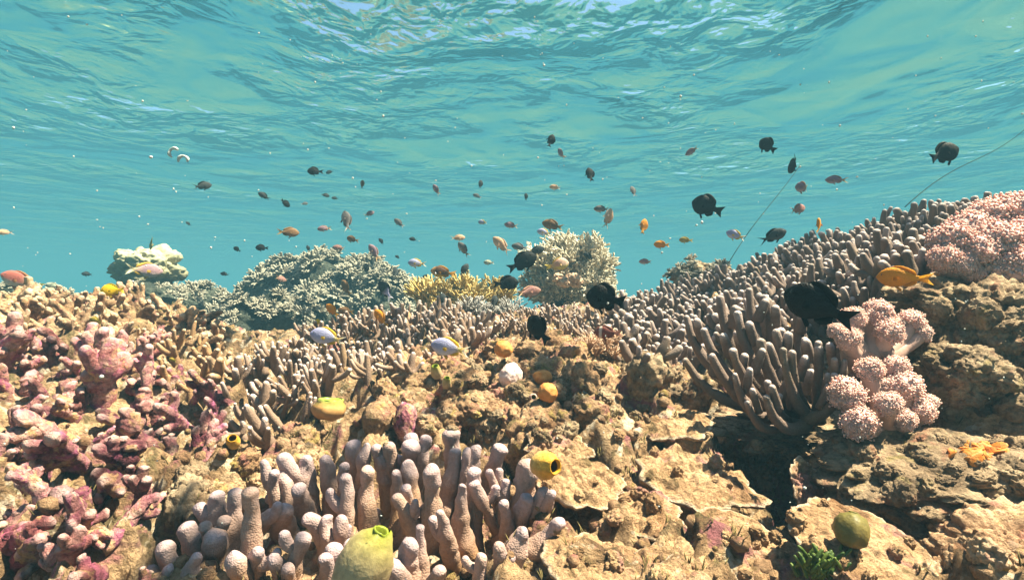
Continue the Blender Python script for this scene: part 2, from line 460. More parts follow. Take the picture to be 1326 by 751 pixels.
pts += [(.46, .99, -.47), (.54, 1.0, -.47), (.40, 1.0, -.42), (.62, .98, -.42), (.50, 1.08, -.32), (.55, .735, -.46), (.62, .735, -.46), (.30, .69, -.44), (.36, .70, -.44), (-.58, .90, -.42), (-.52, .90, -.42), (.49, .62, -.40), (.47, .67, -.42), (.36, .60, -.34)]
pts += [(-1.6, 2.3, -.5), (-.9, 2.4, -.45), (-.3, 2.6, -.45), (.4, 2.7, -.4), (1.0, 2.5, -.15), (1.8, 2.3, 0.0), (2.4, 1.6, .15), (2.2, .8, -.1),
        (-2.4, 1.4, -.15), (-2.2, .7, -.4), (-1.4, .2, -.5), (-.5, .1, -.5), (.3, .1, -.5), (1.2, .2, -.45), (-2, -.8, -.6), (0, -.8, -.6), (2, -.8, -.55)]
pts = np.array(pts)
def _U(r2): return r2 * np.log(r2 + 1e-9) * 0.5
_n = len(pts)
_K = _U(((pts[:, None, :2] - pts[None, :, :2]) ** 2).sum(2)) + 0.0004 * np.eye(_n)
_Pm = np.c_[np.ones(_n), pts[:, :2]]
_S = np.linalg.solve(np.block([[_K, _Pm], [_Pm.T, np.zeros((3, 3))]]), np.r_[pts[:, 2], 0, 0, 0])
def base_h(x, y):
    x = np.asarray(x, float); y = np.asarray(y, float); sh = x.shape
    x = x.ravel(); y = y.ravel(); out = np.zeros(len(x))
    for a in range(0, len(x), 20000):
        xs, ys = x[a:a + 20000], y[a:a + 20000]
        r2 = (xs[:, None] - pts[None, :, 0]) ** 2 + (ys[:, None] - pts[None, :, 1]) ** 2
        out[a:a + 20000] = _U(r2) @ _S[:_n] + _S[_n] + _S[_n + 1] * xs + _S[_n + 2] * ys
    return out.reshape(sh)
SEABED_Z = -6.0
def reef_h(x, y):
    h = base_h(x, y)
    q = np.sqrt((x / 2.3) ** 2 + ((y - 0.9) / 1.9) ** 2)
    k = np.clip((q - 0.85) / 0.75, 0, 1); k = k * k * (3 - 2 * k)
    return h * (1 - k) + (SEABED_Z - 0.08) * k

NX, NY = 560, 420
ux = np.linspace(-1, 1, NX); uy = np.linspace(0, 1, NY)
gx = 3.6 * (0.28 * ux + 0.72 * ux * np.abs(ux) ** 1.2)
gy = -1.2 + 5.2 * np.interp(uy, [0, .10, .42, .80, 1.0], [0, .28, .40, .66, 1.0])
XX, YY = np.meshgrid(gx, gy)
ZB = reef_h(XX, YY)
p3 = np.stack([XX.ravel(), YY.ravel(), ZB.ravel()], 1)
ZZ = ZB + (0.030 * fbm(p3 * 9, 3, 1) + 0.038 * (bump(p3 * 15, 2) - 0.4) + 0.016 * (bump(p3 * 38, 3) - 0.4) + 0.007 * (bump(p3 * 95, 5) - 0.4) + 0.008 * fbm(p3 * 70, 2, 4)
           - (0.055 + .05 * (p3[:, 0] < -.25)) * np.clip((bump(p3 * 13 + 5, 9) - .45) * 2.2, 0, 1) * np.clip(fbm(p3 * 4, 2, 8) * 3 + .6, 0, 1)).reshape(XX.shape)
DX = 0.022 * fbm(p3 * 13, 3, 21).reshape(XX.shape); DY = 0.022 * fbm(p3 * 13, 3, 33).reshape(XX.shape)
def H(x, y):                                    # height of the finished terrain (bilinear)
    x = np.atleast_1d(np.asarray(x, float)); y = np.atleast_1d(np.asarray(y, float))
    i = np.clip(np.searchsorted(gx, x) - 1, 0, NX - 2); j = np.clip(np.searchsorted(gy, y) - 1, 0, NY - 2)
    a = np.clip((x - gx[i]) / (gx[i + 1] - gx[i]), 0, 1); b = np.clip((y - gy[j]) / (gy[j + 1] - gy[j]), 0, 1)
    return (ZZ[j, i] * (1 - a) + ZZ[j, i + 1] * a) * (1 - b) + (ZZ[j + 1, i] * (1 - a) + ZZ[j + 1, i + 1] * a) * b
def hit(px, py, y0=0.35, y1=2.6):               # where the view ray meets the terrain
    ys = np.linspace(y0, y1, 900)
    d = ((CY - py) / F_PX * ys) - H((px - CX) / F_PX * ys, ys)
    k = np.argmax(d < 0)
    Y = ys[k] if d[k] < 0 else y1
    return P(px, py, Y)

def grid_quads(nx, ny):
    i, j = np.meshgrid(np.arange(ny - 1), np.arange(nx - 1), indexing='ij')
    a = (i * nx + j).ravel()
    return np.stack([a, a + 1, a + nx + 1, a + nx], 1)
g = G(np.stack([(XX + DX).ravel(), (YY + DY).ravel(), ZZ.ravel()], 1), grid_quads(NX, NY))
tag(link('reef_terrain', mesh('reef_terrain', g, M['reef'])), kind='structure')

# seabed out to where the water swallows it
n_ = 160
u = np.linspace(-1, 1, n_); ax = 120 * np.sign(u) * np.abs(u) ** 2.2
SX, SY = np.meshgrid(ax, ax)
sp = np.stack([SX.ravel(), SY.ravel(), 0 * SX.ravel()], 1)
far = np.clip((np.hypot(SX, SY) - 3) / 6, 0, 1)
SZ = SEABED_Z + (0.10 * fbm(sp * 0.8, 3, 50)).reshape(SX.shape) - 1.2 * far
g = G(np.stack([SX.ravel(), SY.ravel(), SZ.ravel()], 1), grid_quads(n_, n_))
tag(link('seabed', mesh('seabed', g, M['sand'])), kind='structure')

# water surface seen from below
nw, nv = 520, 520
u = np.linspace(-1, 1, nw); wx = 8 * u + 110 * np.sign(u) * np.abs(u) ** 5
v = np.linspace(0, 1, nv); wy = -6 + 14 * v + 110 * v ** 5
WX, WY = np.meshgrid(wx, wy)
fade = 1.0 / (1 + (np.hypot(WX, WY) / 7) ** 2)
wz = np.zeros_like(WX)
rw = random.Random(5)
warp = fbm(np.stack([WX.ravel() * .35, WY.ravel() * .35, 0 * WX.ravel()], 1), 3, 77).reshape(WX.shape)
for k in range(7):
    lam = 2.8 * (0.80 ** k); th = R((-68, 62, 12, 100, -30, 78, 40)[k])
    kx, ky = math.cos(th) * 2 * math.pi / lam, math.sin(th) * 2 * math.pi / lam
    ph = rw.uniform(0, 6.28)
    a = 0.0150 * lam ** 1.0
    s_ = np.sin(kx * WX + ky * WY + ph + 3.4 * warp / max(lam, .5))
    wz += 0.62 * a * s_ - 0.18 * a * np.abs(s_) ** 1.5
wz *= fade
g = G(np.stack([WX.ravel(), WY.ravel(), SURF_Z + wz.ravel()], 1), grid_quads(nw, nv))
n = NT('water_surface')
p = geo_pos(n)
mp = n.n('ShaderNodeMapping'); mp.inputs['Scale'].default_value = (1.0, 0.85, 1.0); n.l(p, mp.inputs['Vector'])
hgt = n.math('ADD', n.math('MULTIPLY', n.noise(mp.outputs[0], 2.2, 1.6, 0.45, 0.8), 0.65), n.math('MULTIPLY', n.math('MULTIPLY', n.noise(mp.outputs[0], 5.2, 2.8, 0.5, 0.35), n.ramp(n.noise(mp.outputs[0], 0.75, 2), [(.42, 0.0), (.60, 1.0)])), 1.55))
nr = n.bump(hgt, 1.0, 0.10)
fr = n.n('ShaderNodeFresnel'); fr.inputs['IOR'].default_value = 1.333; n.l(nr, fr.inputs['Normal'])
tr = n.n('ShaderNodeBsdfTransparent'); tr.inputs[0].default_value = (0.97, 1.0, 0.90, 1)
gl = n.n('ShaderNodeBsdfGlossy'); gl.inputs['Roughness'].default_value = 0.2; gl.inputs['Color'].default_value = (0.66, 0.90, 1.0, 1); n.l(nr, gl.inputs['Normal'])
mx = n.n('ShaderNodeMixShader'); n.l(fr.outputs[0], mx.inputs[0]); n.l(tr.outputs[0], mx.inputs[1]); n.l(gl.outputs[0], mx.inputs[2])
n.l(mx.outputs[0], n.out.inputs['Surface'])
tag(link('water', mesh('water', g, n.m)), kind='structure')

# the body of water: one closed box of even haze
n = NT('water_haze')
pv = n.n('ShaderNodeVolumePrincipled')
pv.inputs['Color'].default_value = (*HAZE_ALBEDO, 1)
pv.inputs['Absorption Color'].default_value = (*HAZE_ABSORB, 1)
pv.inputs['Density'].default_value = HAZE_DENSITY
pv.inputs['Anisotropy'].default_value = 0.0
n.l(pv.outputs[0], n.out.inputs['Volume'])
bm = bmesh.new(); bmesh.ops.create_cube(bm, size=1)
bmesh.ops.scale(bm, vec=(260, 260, 1), verts=bm.verts)
z0, z1 = -9.0, SURF_Z + 0.75
for vv in bm.verts: vv.co.z = z1 if vv.co.z > 0 else z0
me = bpy.data.meshes.new('haze'); bm.to_mesh(me); bm.free(); me.materials.append(n.m)
tag(link('haze', me), kind='stuff')

# ------------------------------------------------------------------ finger corals
def finger_variant(k, slim=1.0):
    r = random.Random(100 + k)
    L, rad = 0.1, 0.0115 * slim
    bx, by = r.uniform(-.02, .02), r.uniform(-.02, .02)
    gs = [tube([(0, 0, 0), (bx * .5, by * .5, .035), (bx, by, .07), (bx * 1.2, by * 1.2, L - rad)], [rad * 1.3, rad * 1.12, rad * .92, rad * .66],
               12, True, rad * .28, 55, k, 12, 4, rad * 0.07)]
    for _ in range(r.choice([0, 1, 1, 2, 2])):
        a = r.uniform(0, 6.28); z = r.uniform(.035, .06); ca, sa = math.cos(a), math.sin(a)
        l2 = r.uniform(.022, .04)
        gs.append(tube([(bx * z * 10, by * z * 10, z), (ca * l2 * .7 + bx, sa * l2 * .7 + by, z + l2 * .5), (ca * l2 + bx, sa * l2 + by, z + l2 * 1.1)],
                       [rad * .9, rad * .78, rad * .58], 10, True, rad * .2, 55, k + 50, 7, 3, rad * .07, 0.55))
    return join(gs)
FV = [finger_variant(k, (.80, 1.0, .90)[k % 3]) for k in range(16)]
FVL = [finger_variant(k + 20, (.68, .84, .76)[k % 3]) for k in range(10)]

def scatter(poly, step, rng, ymax=2.4, ymin=.4, xr=(-1.8, 1.9)):
    """jittered points on the terrain whose projections lie in the pixel polygon, nearest first"""
    xs = np.arange(xr[0], xr[1], step); ys = np.arange(ymin, ymax, step)
    X, Y = np.meshgrid(xs, ys)
    X = X.ravel() + rng.uniform(-.45, .45, X.size) * step; Y = Y.ravel() + rng.uniform(-.45, .45, Y.size) * step
    Z = H(X, Y); px, py = proj(X, Y, Z)
    m = in_poly(px, py, poly)
    X, Y, Z = X[m], Y[m], Z[m]
    o = np.argsort(np.hypot(X, Y))
    return np.stack([X[o], Y[o], Z[o]], 1)

def seen(p, lift=0.05):
    """True when the point lifted by a hand's breadth is not behind nearer terrain"""
    t = np.linspace(.15, .97, 60)
    q = np.array(p) + np.array([0, 0, lift])
    return bool(np.all(H(q[0] * t, q[1] * t) < q[2] * t + .01))

def colony(name, label, cat, group, part, variants, mat, poly, step, hgt, lean, seed, maxparts=290, up=(0, 0, 1), embed=.015, spread=.3, ymax=2.4, xr=(-1.8, 1.9), ymin=.4):
    rng = np.random.default_rng(seed)
    P_ = scatter(poly, step, rng, ymax, ymin, xr)
    P_ = [p for p in P_ if seen(p, hgt[0])] if len(P_) else []
    cx = np.mean([p for p in P_], 0)
    root = empty(name, cx)
    tag(root, label, cat, group)
    mes = [mesh(part, v, mat) for v in variants]
    rest = []
    inv = Matrix.Translation(-Vector(cx))
    for i, p in enumerate(P_):
        k = int(rng.integers(len(variants)))
        s = rng.uniform(*hgt) / 0.1
        d = Vector(up) + Vector((rng.normal(0, spread), rng.normal(0, spread), 0)) + Vector(lean)
        Mx = inv @ TRS((p[0], p[1], p[2] - embed), rot_to(d, rng.uniform(0, 6.28)), (s * rng.uniform(.85, 1.2),) * 2 + (s,))
        if i < maxparts: link(part, mes[k], root, Mx)
        else: rest.append(variants[k].xf(Mx))
    if rest: tag(link(part + '_thicket', mesh(part + '_thicket', join(rest), mat), root), kind='stuff')
    print(name, len(P_))
    return root

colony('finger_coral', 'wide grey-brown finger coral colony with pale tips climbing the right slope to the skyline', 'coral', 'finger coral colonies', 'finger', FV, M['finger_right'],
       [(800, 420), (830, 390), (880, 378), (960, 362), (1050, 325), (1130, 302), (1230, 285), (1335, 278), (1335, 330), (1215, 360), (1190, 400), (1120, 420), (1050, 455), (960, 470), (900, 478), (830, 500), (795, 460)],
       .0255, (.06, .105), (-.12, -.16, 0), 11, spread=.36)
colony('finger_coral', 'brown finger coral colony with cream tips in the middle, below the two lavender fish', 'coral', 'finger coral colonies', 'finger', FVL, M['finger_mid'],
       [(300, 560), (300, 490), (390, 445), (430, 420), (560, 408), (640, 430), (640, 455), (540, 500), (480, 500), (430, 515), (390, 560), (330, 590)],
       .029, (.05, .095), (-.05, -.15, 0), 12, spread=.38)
colony('finger_coral', 'small pinkish finger coral patch under the black fish near the cream bush', 'coral', 'finger coral colonies', 'finger', FVL, M['finger_mid'],
       [(640, 425), (680, 410), (800, 402), (805, 470), (720, 455), (650, 440)],
       .029, (.04, .065), (0, -.1, 0), 13)
colony('finger_coral', 'knobbly tan finger coral clump at the right end of the pink rubble', 'coral', 'finger coral colonies', 'finger', FV, M['finger_tan'],
       [(205, 445), (245, 430), (300, 455), (305, 520), (220, 520)], .036, (.05, .08), (.25, -.25, 0), 14, spread=.5)

# the open-branched edge of the right colony, over the dark hollow
edge = empty('finger_coral', P(1040, 540, .98))
tag(edge, 'long bare antler-like coral branches reaching left from over the dark hollow', 'coral', 'finger coral colonies')
inv = Matrix.Translation(-edge.location)
for k, (bx, by, bY, tx, ty, tY, w) in enumerate([
        (1045, 535, .98, 905, 462, .93, 24), (1035, 530, .98, 895, 425, 1.0, 24), (1040, 530, .97, 935, 455, .88, 24), (1030, 530, .98, 945, 400, .98, 24), (1050, 535, .97, 975, 440, .9, 25),
        (1045, 520, .97, 1000, 428, .92, 25), (1055, 530, .97, 1020, 470, .86, 24), (1060, 525, .97, 1040, 440, .95, 26), (1050, 545, .95, 985, 500, .86, 22), (1060, 545, .92, 1060, 442, .88, 22),
        (1050, 540, .9, 1100, 470, .84, 20), (1055, 545, .9, 1008, 452, .84, 20), (1020, 520, .98, 870, 470, 1.02, 22), (960, 500, 1.0, 880, 410, 1.05, 22), (990, 510, 1.0, 925, 380, 1.06, 24),
        (1010, 505, 1.0, 965, 370, 1.08, 24), (1030, 500, 1.0, 990, 385, 1.06, 24), (1050, 500, 1.0, 1030, 395, 1.05, 24), (1075, 500, .98, 1090, 430, .95, 24), (1000, 540, .92, 945, 490, .86, 20),
        (1040, 545, .88, 1095, 500, .84, 20), (1045, 550, .88, 985, 522, .83, 22), (1020, 545, .9, 960, 530, .84, 18)]):
    b, t = P(bx, by, bY), P(tx, ty, tY)
    r_ = w * .64 / F_PX * (bY + tY) / 4
    mid = b.lerp(t, .55) + Vector((0.0, 0.0, -0.16 * (t - b).length))
    t = t.lerp(b, .12) + Vector((0, 0, .012))
    rr = random.Random(k)
    gs = [tube([b, mid, t], [r_ * 1.25, r_ * 1.0, r_ * .6], 12, True, r_ * .24, 55, k, 16, 4, r_ * .06)]
    for fk in (.45, .72)[k % 2:]:
        q = b.lerp(t, fk) + Vector((0, 0, -.006)); e = q + Vector((rr.uniform(-.02, .01), -.012, .035))
        gs.append(tube([q, (q + e) / 2, e], [r_ * .85, r_ * .8, r_ * .66], 10, True, r_ * .15, 55, k, 8, 4, r_ * .06, .5))
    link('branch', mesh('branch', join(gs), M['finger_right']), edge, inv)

# the big lilac colony at the bottom, finger by finger (tip, base, width read off the photograph)
A4 = [(545, 225, 600, 330, 60), (590, 270, 585, 420, 55), (640, 260, 660, 400, 75), (735, 205, 770, 430, 80), (820, 205, 820, 350, 80), (700, 335, 720, 450, 75), (340, 365, 350, 520, 80),
      (425, 350, 420, 610, 75), (490, 350, 510, 750, 75), (605, 440, 510, 545, 62), (635, 420, 620, 620, 80), (205, 500, 250, 640, 75), (280, 500, 300, 600, 80), (345, 540, 350, 750, 84),
      (100, 590, 170, 720, 78), (130, 690, 140, 820, 80), (415, 630, 425, 790, 70), (590, 640, 640, 760, 75), (725, 550, 715, 780, 65), (735, 465, 790, 600, 75), (825, 470, 830, 600, 70),
      (890, 470, 870, 640, 55), (945, 140, 960, 330, 70), (1000, 150, 1000, 300, 50), (1040, 160, 1045, 240, 45), (1100, 150, 1110, 270, 60), (905, 240, 910, 300, 55), (910, 285, 930, 580, 65),
      (1000, 250, 1005, 560, 70), (820, 650, 830, 800, 80), (860, 600, 870, 800, 85), (1110, 670, 1090, 800, 80), (655, 690, 650, 800, 60), (520, 610, 520, 780, 70), (250, 640, 250, 800, 80)]
A5 = [(40, 190, 60, 330, 60), (180, 110, 190, 200, 70), (175, 150, 185, 260, 80), (245, 120, 225, 270, 60), (160, 225, 170, 330, 65), (110, 270, 130, 360, 55), (270, 245, 265, 620, 78), (350, 90, 345, 300, 70),
      (380, 175, 350, 420, 60), (425, 170, 420, 300, 55), (470, 165, 450, 320, 75), (580, 165, 530, 270, 65), (700, 225, 630, 520, 95), (445, 320, 490, 410, 50), (520, 265, 520, 350, 40), (565, 260, 545, 350, 38),
      (595, 310, 570, 400, 50), (585, 405, 580, 590, 55), (770, 350, 730, 430, 60), (805, 365, 770, 440, 50), (845, 485, 690, 490, 80), (670, 520, 650, 760, 95), (560, 590, 560, 760, 60), (105, 380, 160, 600, 60),
      (160, 335, 165, 430, 50), (200, 400, 190, 480, 40), (165, 570, 150, 760, 90), (100, 670, 90, 800, 90), (215, 510, 230, 760, 50), (305, 700, 300, 800, 70), (450, 260, 470, 540, 60), (300, 450, 280, 640, 62),
      (400, 330, 400, 560, 60), (690, 380, 690, 520, 70), (480, 640, 480, 800, 60)]
near = empty('finger_coral', P(450, 770, .6))
tag(near, 'big lilac-tipped finger coral colony with thick blunt fingers at the bottom of the reef', 'coral', 'finger coral colonies')
inv = Matrix.Translation(-near.location)
CLU = [P(x_, y_, Y_) for x_, y_, Y_ in ((250, 745, .60), (300, 720, .64), (350, 740, .60), (385, 690, .70), (430, 720, .64), (455, 660, .74), (500, 700, .68), (520, 640, .78), (560, 690, .70), (545, 750, .58), (610, 700, .68), (640, 740, .60), (660, 690, .70), (600, 640, .77))]
for k, (tx, ty, bx, by, w) in enumerate([(180 + a / 3.397, 530 + b / 3.397, 180 + c / 3.397, 530 + d / 3.397, e / 3.397) for a, b, c, d, e in A4] +
                                        [(480 + a / 3.397, 530 + b / 3.397, 480 + c / 3.397, 530 + d / 3.397, e / 3.397) for a, b, c, d, e in A5]):
    rr = random.Random(k * 7 + 1)
    Y = float(np.interp(max(ty, by - 60), [560, 620, 700, 760], [.76, .68, .58, .53])) + rr.uniform(-.012, .012)
    t, b = P(tx, ty, Y), P(bx, by, Y + rr.uniform(0, .02))
    d = (b - t)
    b2 = b + d.normalized() * .05 if abs(d.x) < abs(d.z) * 1.5 else b
    cl = min(CLU, key=lambda c: (c - b2).length); b2 = b2.lerp(cl, .5)
    if b2.z > -.3: b2 = b2 + Vector((0, .01, -.03))
    r_ = w * .56 / F_PX * Y
    mid = t.lerp(b2, .5) + Vector((rr.uniform(-.005, .005), rr.uniform(-.006, .006), 0))
    t2 = t - (t - b2).normalized() * r_ * .6
    gs = [tube([b2, mid, t2], [r_ * 1.45, r_ * 1.08, r_ * .74], 18, True, r_ * .68, 42, k, 28, 6, r_ * .05)]
    if k % 3 == 0:
        q = t.lerp(b2, rr.uniform(.25, .5)); sd = rr.choice((-1, 1)); e = q + Vector((sd * r_ * rr.uniform(1.3, 2.2), -r_ * rr.uniform(.2, 1.0), r_ * rr.uniform(1.4, 2.6)))
        gs.append(tube([q, q.lerp(e, .5) + Vector((sd * .003, 0, -.002)), e], [r_ * .75, r_ * .72, r_ * .6], 14, True, r_ * .3, 45, k + 5, 10, 5, r_ * .08, .6))
    link('finger', mesh('finger', join(gs), M['finger_near']), near, inv)

rr = random.Random(44)
for k in range(12):                                  # shorter fingers filling the colony
    px, py = rr.uniform(235, 700), rr.uniform(640, 745)
    Y = float(np.interp(py, [560, 620, 700, 760], [.78, .72, .63, .57])) + .02
    t = P(px, py, Y); b2 = t + Vector((rr.gauss(0, .012), .01, -.09)); r_ = rr.uniform(.008, .012)
    link('finger', mesh('finger', tube([b2, t.lerp(b2, .5), t], [r_ * 1.3, r_ * 1.0, r_ * .7], 14, True, r_ * .4, 36, k + 90, 18, 5, r_ * .035), M['finger_near']), near, inv)

# ------------------------------------------------------------------ rubble, crusted lumps
KN = [lump(5, k, .3, 1.3, .30, 2.0, .07, 7, (1, 1, .85)) for k in range(8)]                 # rounded nodules
ST = []                                                                                       # broken branch stubs
for k in range(8):
    r = random.Random(k + 300)
    g1 = tube([(0, 0, -.3), (r.uniform(-.2, .2), r.uniform(-.2, .2), .5), (r.uniform(-.5, .5), r.uniform(-.5, .5), 1.35)], [.48, .34, .27], 14, True, .34, 1.9, k, 16, 5, .16)
    a = r.uniform(0, 6.28)
    g2 = tube([(0, 0, .3), (math.cos(a) * .6, math.sin(a) * .6, .75), (math.cos(a) * .9, math.sin(a) * .9, 1.0)], [.32, .27, .25], 12, True, .2, 2.2, k + 9, 10, 4, .1)
    ST.append(join([g1, g2] if k % 2 else [g1, lump(3, k + 40, .3, 1.3, .35, 2, .15, 7, (.48, .48, .36)).xf(Matrix.Translation((.1, .1, 1.0)))]))

DB = []
for k in range(10):
    r = random.Random(k + 500); bx, by = r.uniform(-.6, .6), r.uniform(-.6, .6)
    gs = [tube([(0, 0, -.5), (bx * .3, by * .3, .6), (bx, by, 1.5), (bx * 1.2 + r.uniform(-.5, .5), by, 2.3)], [.46, .40, .34, .24], 12, True, .22, 2.2, k, 16, 4, .12)]
    for f in range(r.choice([2, 3, 3])):
        a = r.uniform(0, 6.28); z = r.uniform(.5, 1.6); l = r.uniform(.7, 1.3)
        c0 = Vector((bx * z / 1.6, by * z / 1.6, z)); e = c0 + Vector((math.cos(a), math.sin(a), .55)) * l
        gs.append(tube([c0, c0.lerp(e, .5) + Vector((0, 0, -.06)), e], [.34, .28, .2], 10, True, .16, 2.6, k + f, 9, 4, .1, .4))
    DB.append(join(gs))
STB = ST[:4] + DB

def heap(name, label, cat, group, part, variants, mat, poly, step, size, seed, lean=(0, 0, 0), spread=.5, embed=.3, maxparts=240, ymax=2.4, ymin=.4):
    rng = np.random.default_rng(seed)
    P_ = [p for p in scatter(poly, step, rng, ymax, ymin) if seen(p, size[1])]
    cx = np.mean(P_, 0)
    root = empty(name, cx); tag(root, label, cat, group)
    mes = [mesh(part, v, mat) for v in variants]
    rest = []
    inv = Matrix.Translation(-Vector(cx))
    for i, p in enumerate(P_):
        k = int(rng.integers(len(variants)))
        s = size[0] + (size[1] - size[0]) * rng.random() ** 1.6
        d = Vector((rng.normal(0, spread), rng.normal(0, spread), 1)) + Vector(lean)
        Mx = inv @ TRS((p[0], p[1], p[2] - embed * s * .5), rot_to(d, rng.uniform(0, 6.28)), (s * rng.uniform(.8, 1.25), s * rng.uniform(.8, 1.25), s * rng.uniform(.9, 1.7)))
        if i < maxparts: link(part, mes[k], root, Mx)
        else: rest.append(variants[k].xf(Mx))
    if rest: tag(link(part + '_rubble', mesh(part + '_rubble', join(rest), mat), root), kind='stuff')
    print(name, len(P_))
    return root

RUB = 'heaps of crusted dead coral'
heap('dead_coral_heap', 'pale buff dead coral stubs along the skyline at the far left', 'coral rubble', RUB, 'stub', STB, M['buff'],
     [(-10, 395), (120, 392), (250, 412), (290, 450), (150, 450), (-10, 455)], .038, (.013, .028), 21, (.2, -.2, 0), .8)
heap('dead_coral_heap', 'pink and purple crusted coral stubs on the left, under the buff skyline stubs', 'coral rubble', RUB, 'stub', STB, M['pink'],
     [(-10, 450), (150, 450), (200, 450), (215, 560), (150, 590), (-10, 560)], .044, (.018, .036), 22, (.4, -.35, 0), .9)
heap('dead_coral_heap', 'maroon coral stubs between the pink rubble and the brown fingers', 'coral rubble', RUB, 'stub', STB, M['maroon'],
     [(215, 500), (310, 520), (300, 580), (250, 610), (160, 610), (170, 560)], .036, (.015, .028), 23, (.3, -.3, 0), .9)
heap('dead_coral_heap', 'pinkish coral rubble with tips painted sunlit white in the lower left corner', 'coral rubble', RUB, 'stub', STB, M['pink'],
     [(-10, 640), (60, 690), (190, 680), (235, 770), (-10, 800)], .027, (.012, .024), 24, (.7, -.2, 0), .9)
heap('dead_coral_heap', 'maroon-mottled broken coral pieces at the left edge above the lower corner rubble', 'coral rubble', RUB, 'stub', STB, M['maroon'],
     [(-10, 550), (160, 580), (205, 620), (215, 690), (120, 700), (-10, 660)], .031, (.013, .027), 25, (.7, -.25, 0), .9)
LMP = 'crusted coral lumps in the middle'
heap('crusted_lump', 'tan knobbly coral lump just below the lavender fish with the yellow tail', 'coral', LMP, 'knob', KN, M['tan'],
     [(500, 490), (560, 465), (650, 455), (655, 500), (600, 560), (540, 575), (480, 560)], .046, (.022, .046), 31)
heap('crusted_lump', 'tall tan knobbly coral lump around the orange sponges', 'coral', LMP, 'knob', KN, M['tan'],
     [(650, 455), (770, 460), (800, 480), (780, 560), (700, 575), (610, 570), (640, 500)], .046, (.024, .05), 32)
heap('crusted_lump', 'crumbly yellow-tan crust left of the lilac fingers', 'coral', LMP, 'knob', KN, M['tan'],
     [(265, 590), (400, 555), (450, 585), (400, 620), (330, 640), (265, 650)], .028, (.010, .022), 33)
heap('crusted_lump', 'olive-brown lump with small round nodules beside the dark gap on the left', 'coral', LMP, 'knob', KN, M['grey'],
     [(205, 610), (265, 605), (265, 690), (200, 690)], .03, (.012, .024), 34)
heap('crusted_lump', 'grey-brown knobbly lump in the gap before the antler-like branches', 'coral', LMP, 'knob', KN, M['grey'],
     [(800, 470), (880, 455), (930, 500), (920, 530), (830, 525)], .042, (.02, .04), 35)
LED = 'rough knobs on the right-hand rock'
heap('knobbly_rock', 'pale pitted coral knobs in the bottom right corner', 'rock', LED, 'knob', KN, M['buff'],
     [(1240, 690), (1330, 675), (1330, 760), (1180, 760)], .028, (.010, .02), 43)

# fine loose grit over the whole reef
rng = np.random.default_rng(77)
SM = [lump(1, k + 60, .35, 1.4, 0, 2, 0) for k in range(6)]
grit = []
for p in scatter([(-40, 380), (1360, 240), (1360, 800), (-40, 800)], .026, rng):
    s = .003 + .010 * rng.random() ** 2
    grit.append(SM[int(rng.integers(6))].xf(TRS((p[0], p[1], p[2]), rot_to((rng.normal(), rng.normal(), rng.normal())), (s, s * rng.uniform(.7, 1.4), s))))
tag(link('coral_grit', mesh('coral_grit', join(grit), M['tan']), None), kind='stuff')

rng = np.random.default_rng(78); turf = []
for p in scatter([(-40, 400), (1360, 300), (1360, 800), (-40, 800)], .034, rng, 1.7):
    if fbm(p[None] * 7, 2, 5)[0] < -.05: continue
    for _ in range(5):
        b = p + rng.normal(0, .004, 3) * np.array([1, 1, .3]); l = rng.uniform(.006, .016); e = b + np.array([rng.normal(0, .45) * l, rng.normal(0, .45) * l, l])
        w = .0011; ring = np.array([[w, 0, 0], [-w * .5, w * .87, 0], [-w * .5, -w * .87, 0]])
        turf.append(G(np.r_[b + ring, (b + e) / 2 + ring * .8, e[None]], [(0, 1, 4, 3), (1, 2, 5, 4), (2, 0, 3, 5)], [(3, 4, 6), (4, 5, 6), (5, 3, 6)], [0, 0, 0, .5, .5, .5, 1]))
tag(link('turf_algae', mesh('turf_algae', join(turf), M['turf'])), kind='stuff')

# ------------------------------------------------------------------ plate corals and rock ledges
def plate_geo(seed, thick=.12, rough=.10, na=88, nr=26):
    th = np.arange(na) / na * 2 * math.pi
    ring = np.stack([np.cos(th), np.sin(th), 0 * th], 1)
    q_ = .3 if seed == 0 else 1.0
    rough = rough * (.6 if seed == 0 else 1.0)
    ro = 1 + q_ * .34 * fbm(ring * 1.3 + seed * 3.7, 3, seed) + q_ * .22 * fbm(ring * 3.2 + seed, 2, seed + 1) + .07 * fbm(ring * 11 + seed, 2, seed + 2)
    V, A = [], []
    ts = np.linspace(0.02, 1, nr)
    for t in ts:
        V.append(ring * (ro * t)[:, None] + np.array([0, 0, -.12 * t * t])); A.append(np.full(na, t))
    top = np.concatenate(V)
    d = rough * (bump(top * 5 + seed, seed) - .3) + rough * .5 * (bump(top * 12 + seed, seed + 4) - .3) + rough * 1.3 * fbm(top * 3 + seed, 3, seed + 6) + rough * 1.6 * np.clip(bump(top * 3.3 + seed * 2, seed + 8) - .55, 0, 1)
    w = np.clip((1.02 - np.repeat(ts, na)) * 5, .15, 1)
    top[:, 2] += d * w
    bot = []
    for t in ts[::-1]:
        b = ring * (ro * t * (.985 if t > .97 else 1))[:, None]
        b[:, 2] = -.12 * t * t - thick * (.35 + 1.6 * (1 - t) ** .8) ; bot.append(b)
    bot = np.concatenate(bot)
    V = np.r_[top, bot]
    n = 2 * nr
    i, j = np.meshgrid(np.arange(n - 1), np.arange(na), indexing='ij')
    a = (i * na + j).ravel(); b = (i * na + (j + 1) % na).ravel()
    return G(V, np.stack([a, b, b + na, a + na], 1), None, np.r_[np.repeat(ts, na), np.repeat(ts[::-1] * .2, na)])
n = NT('plate_rim')
M['plate_rim'] = M['plate']
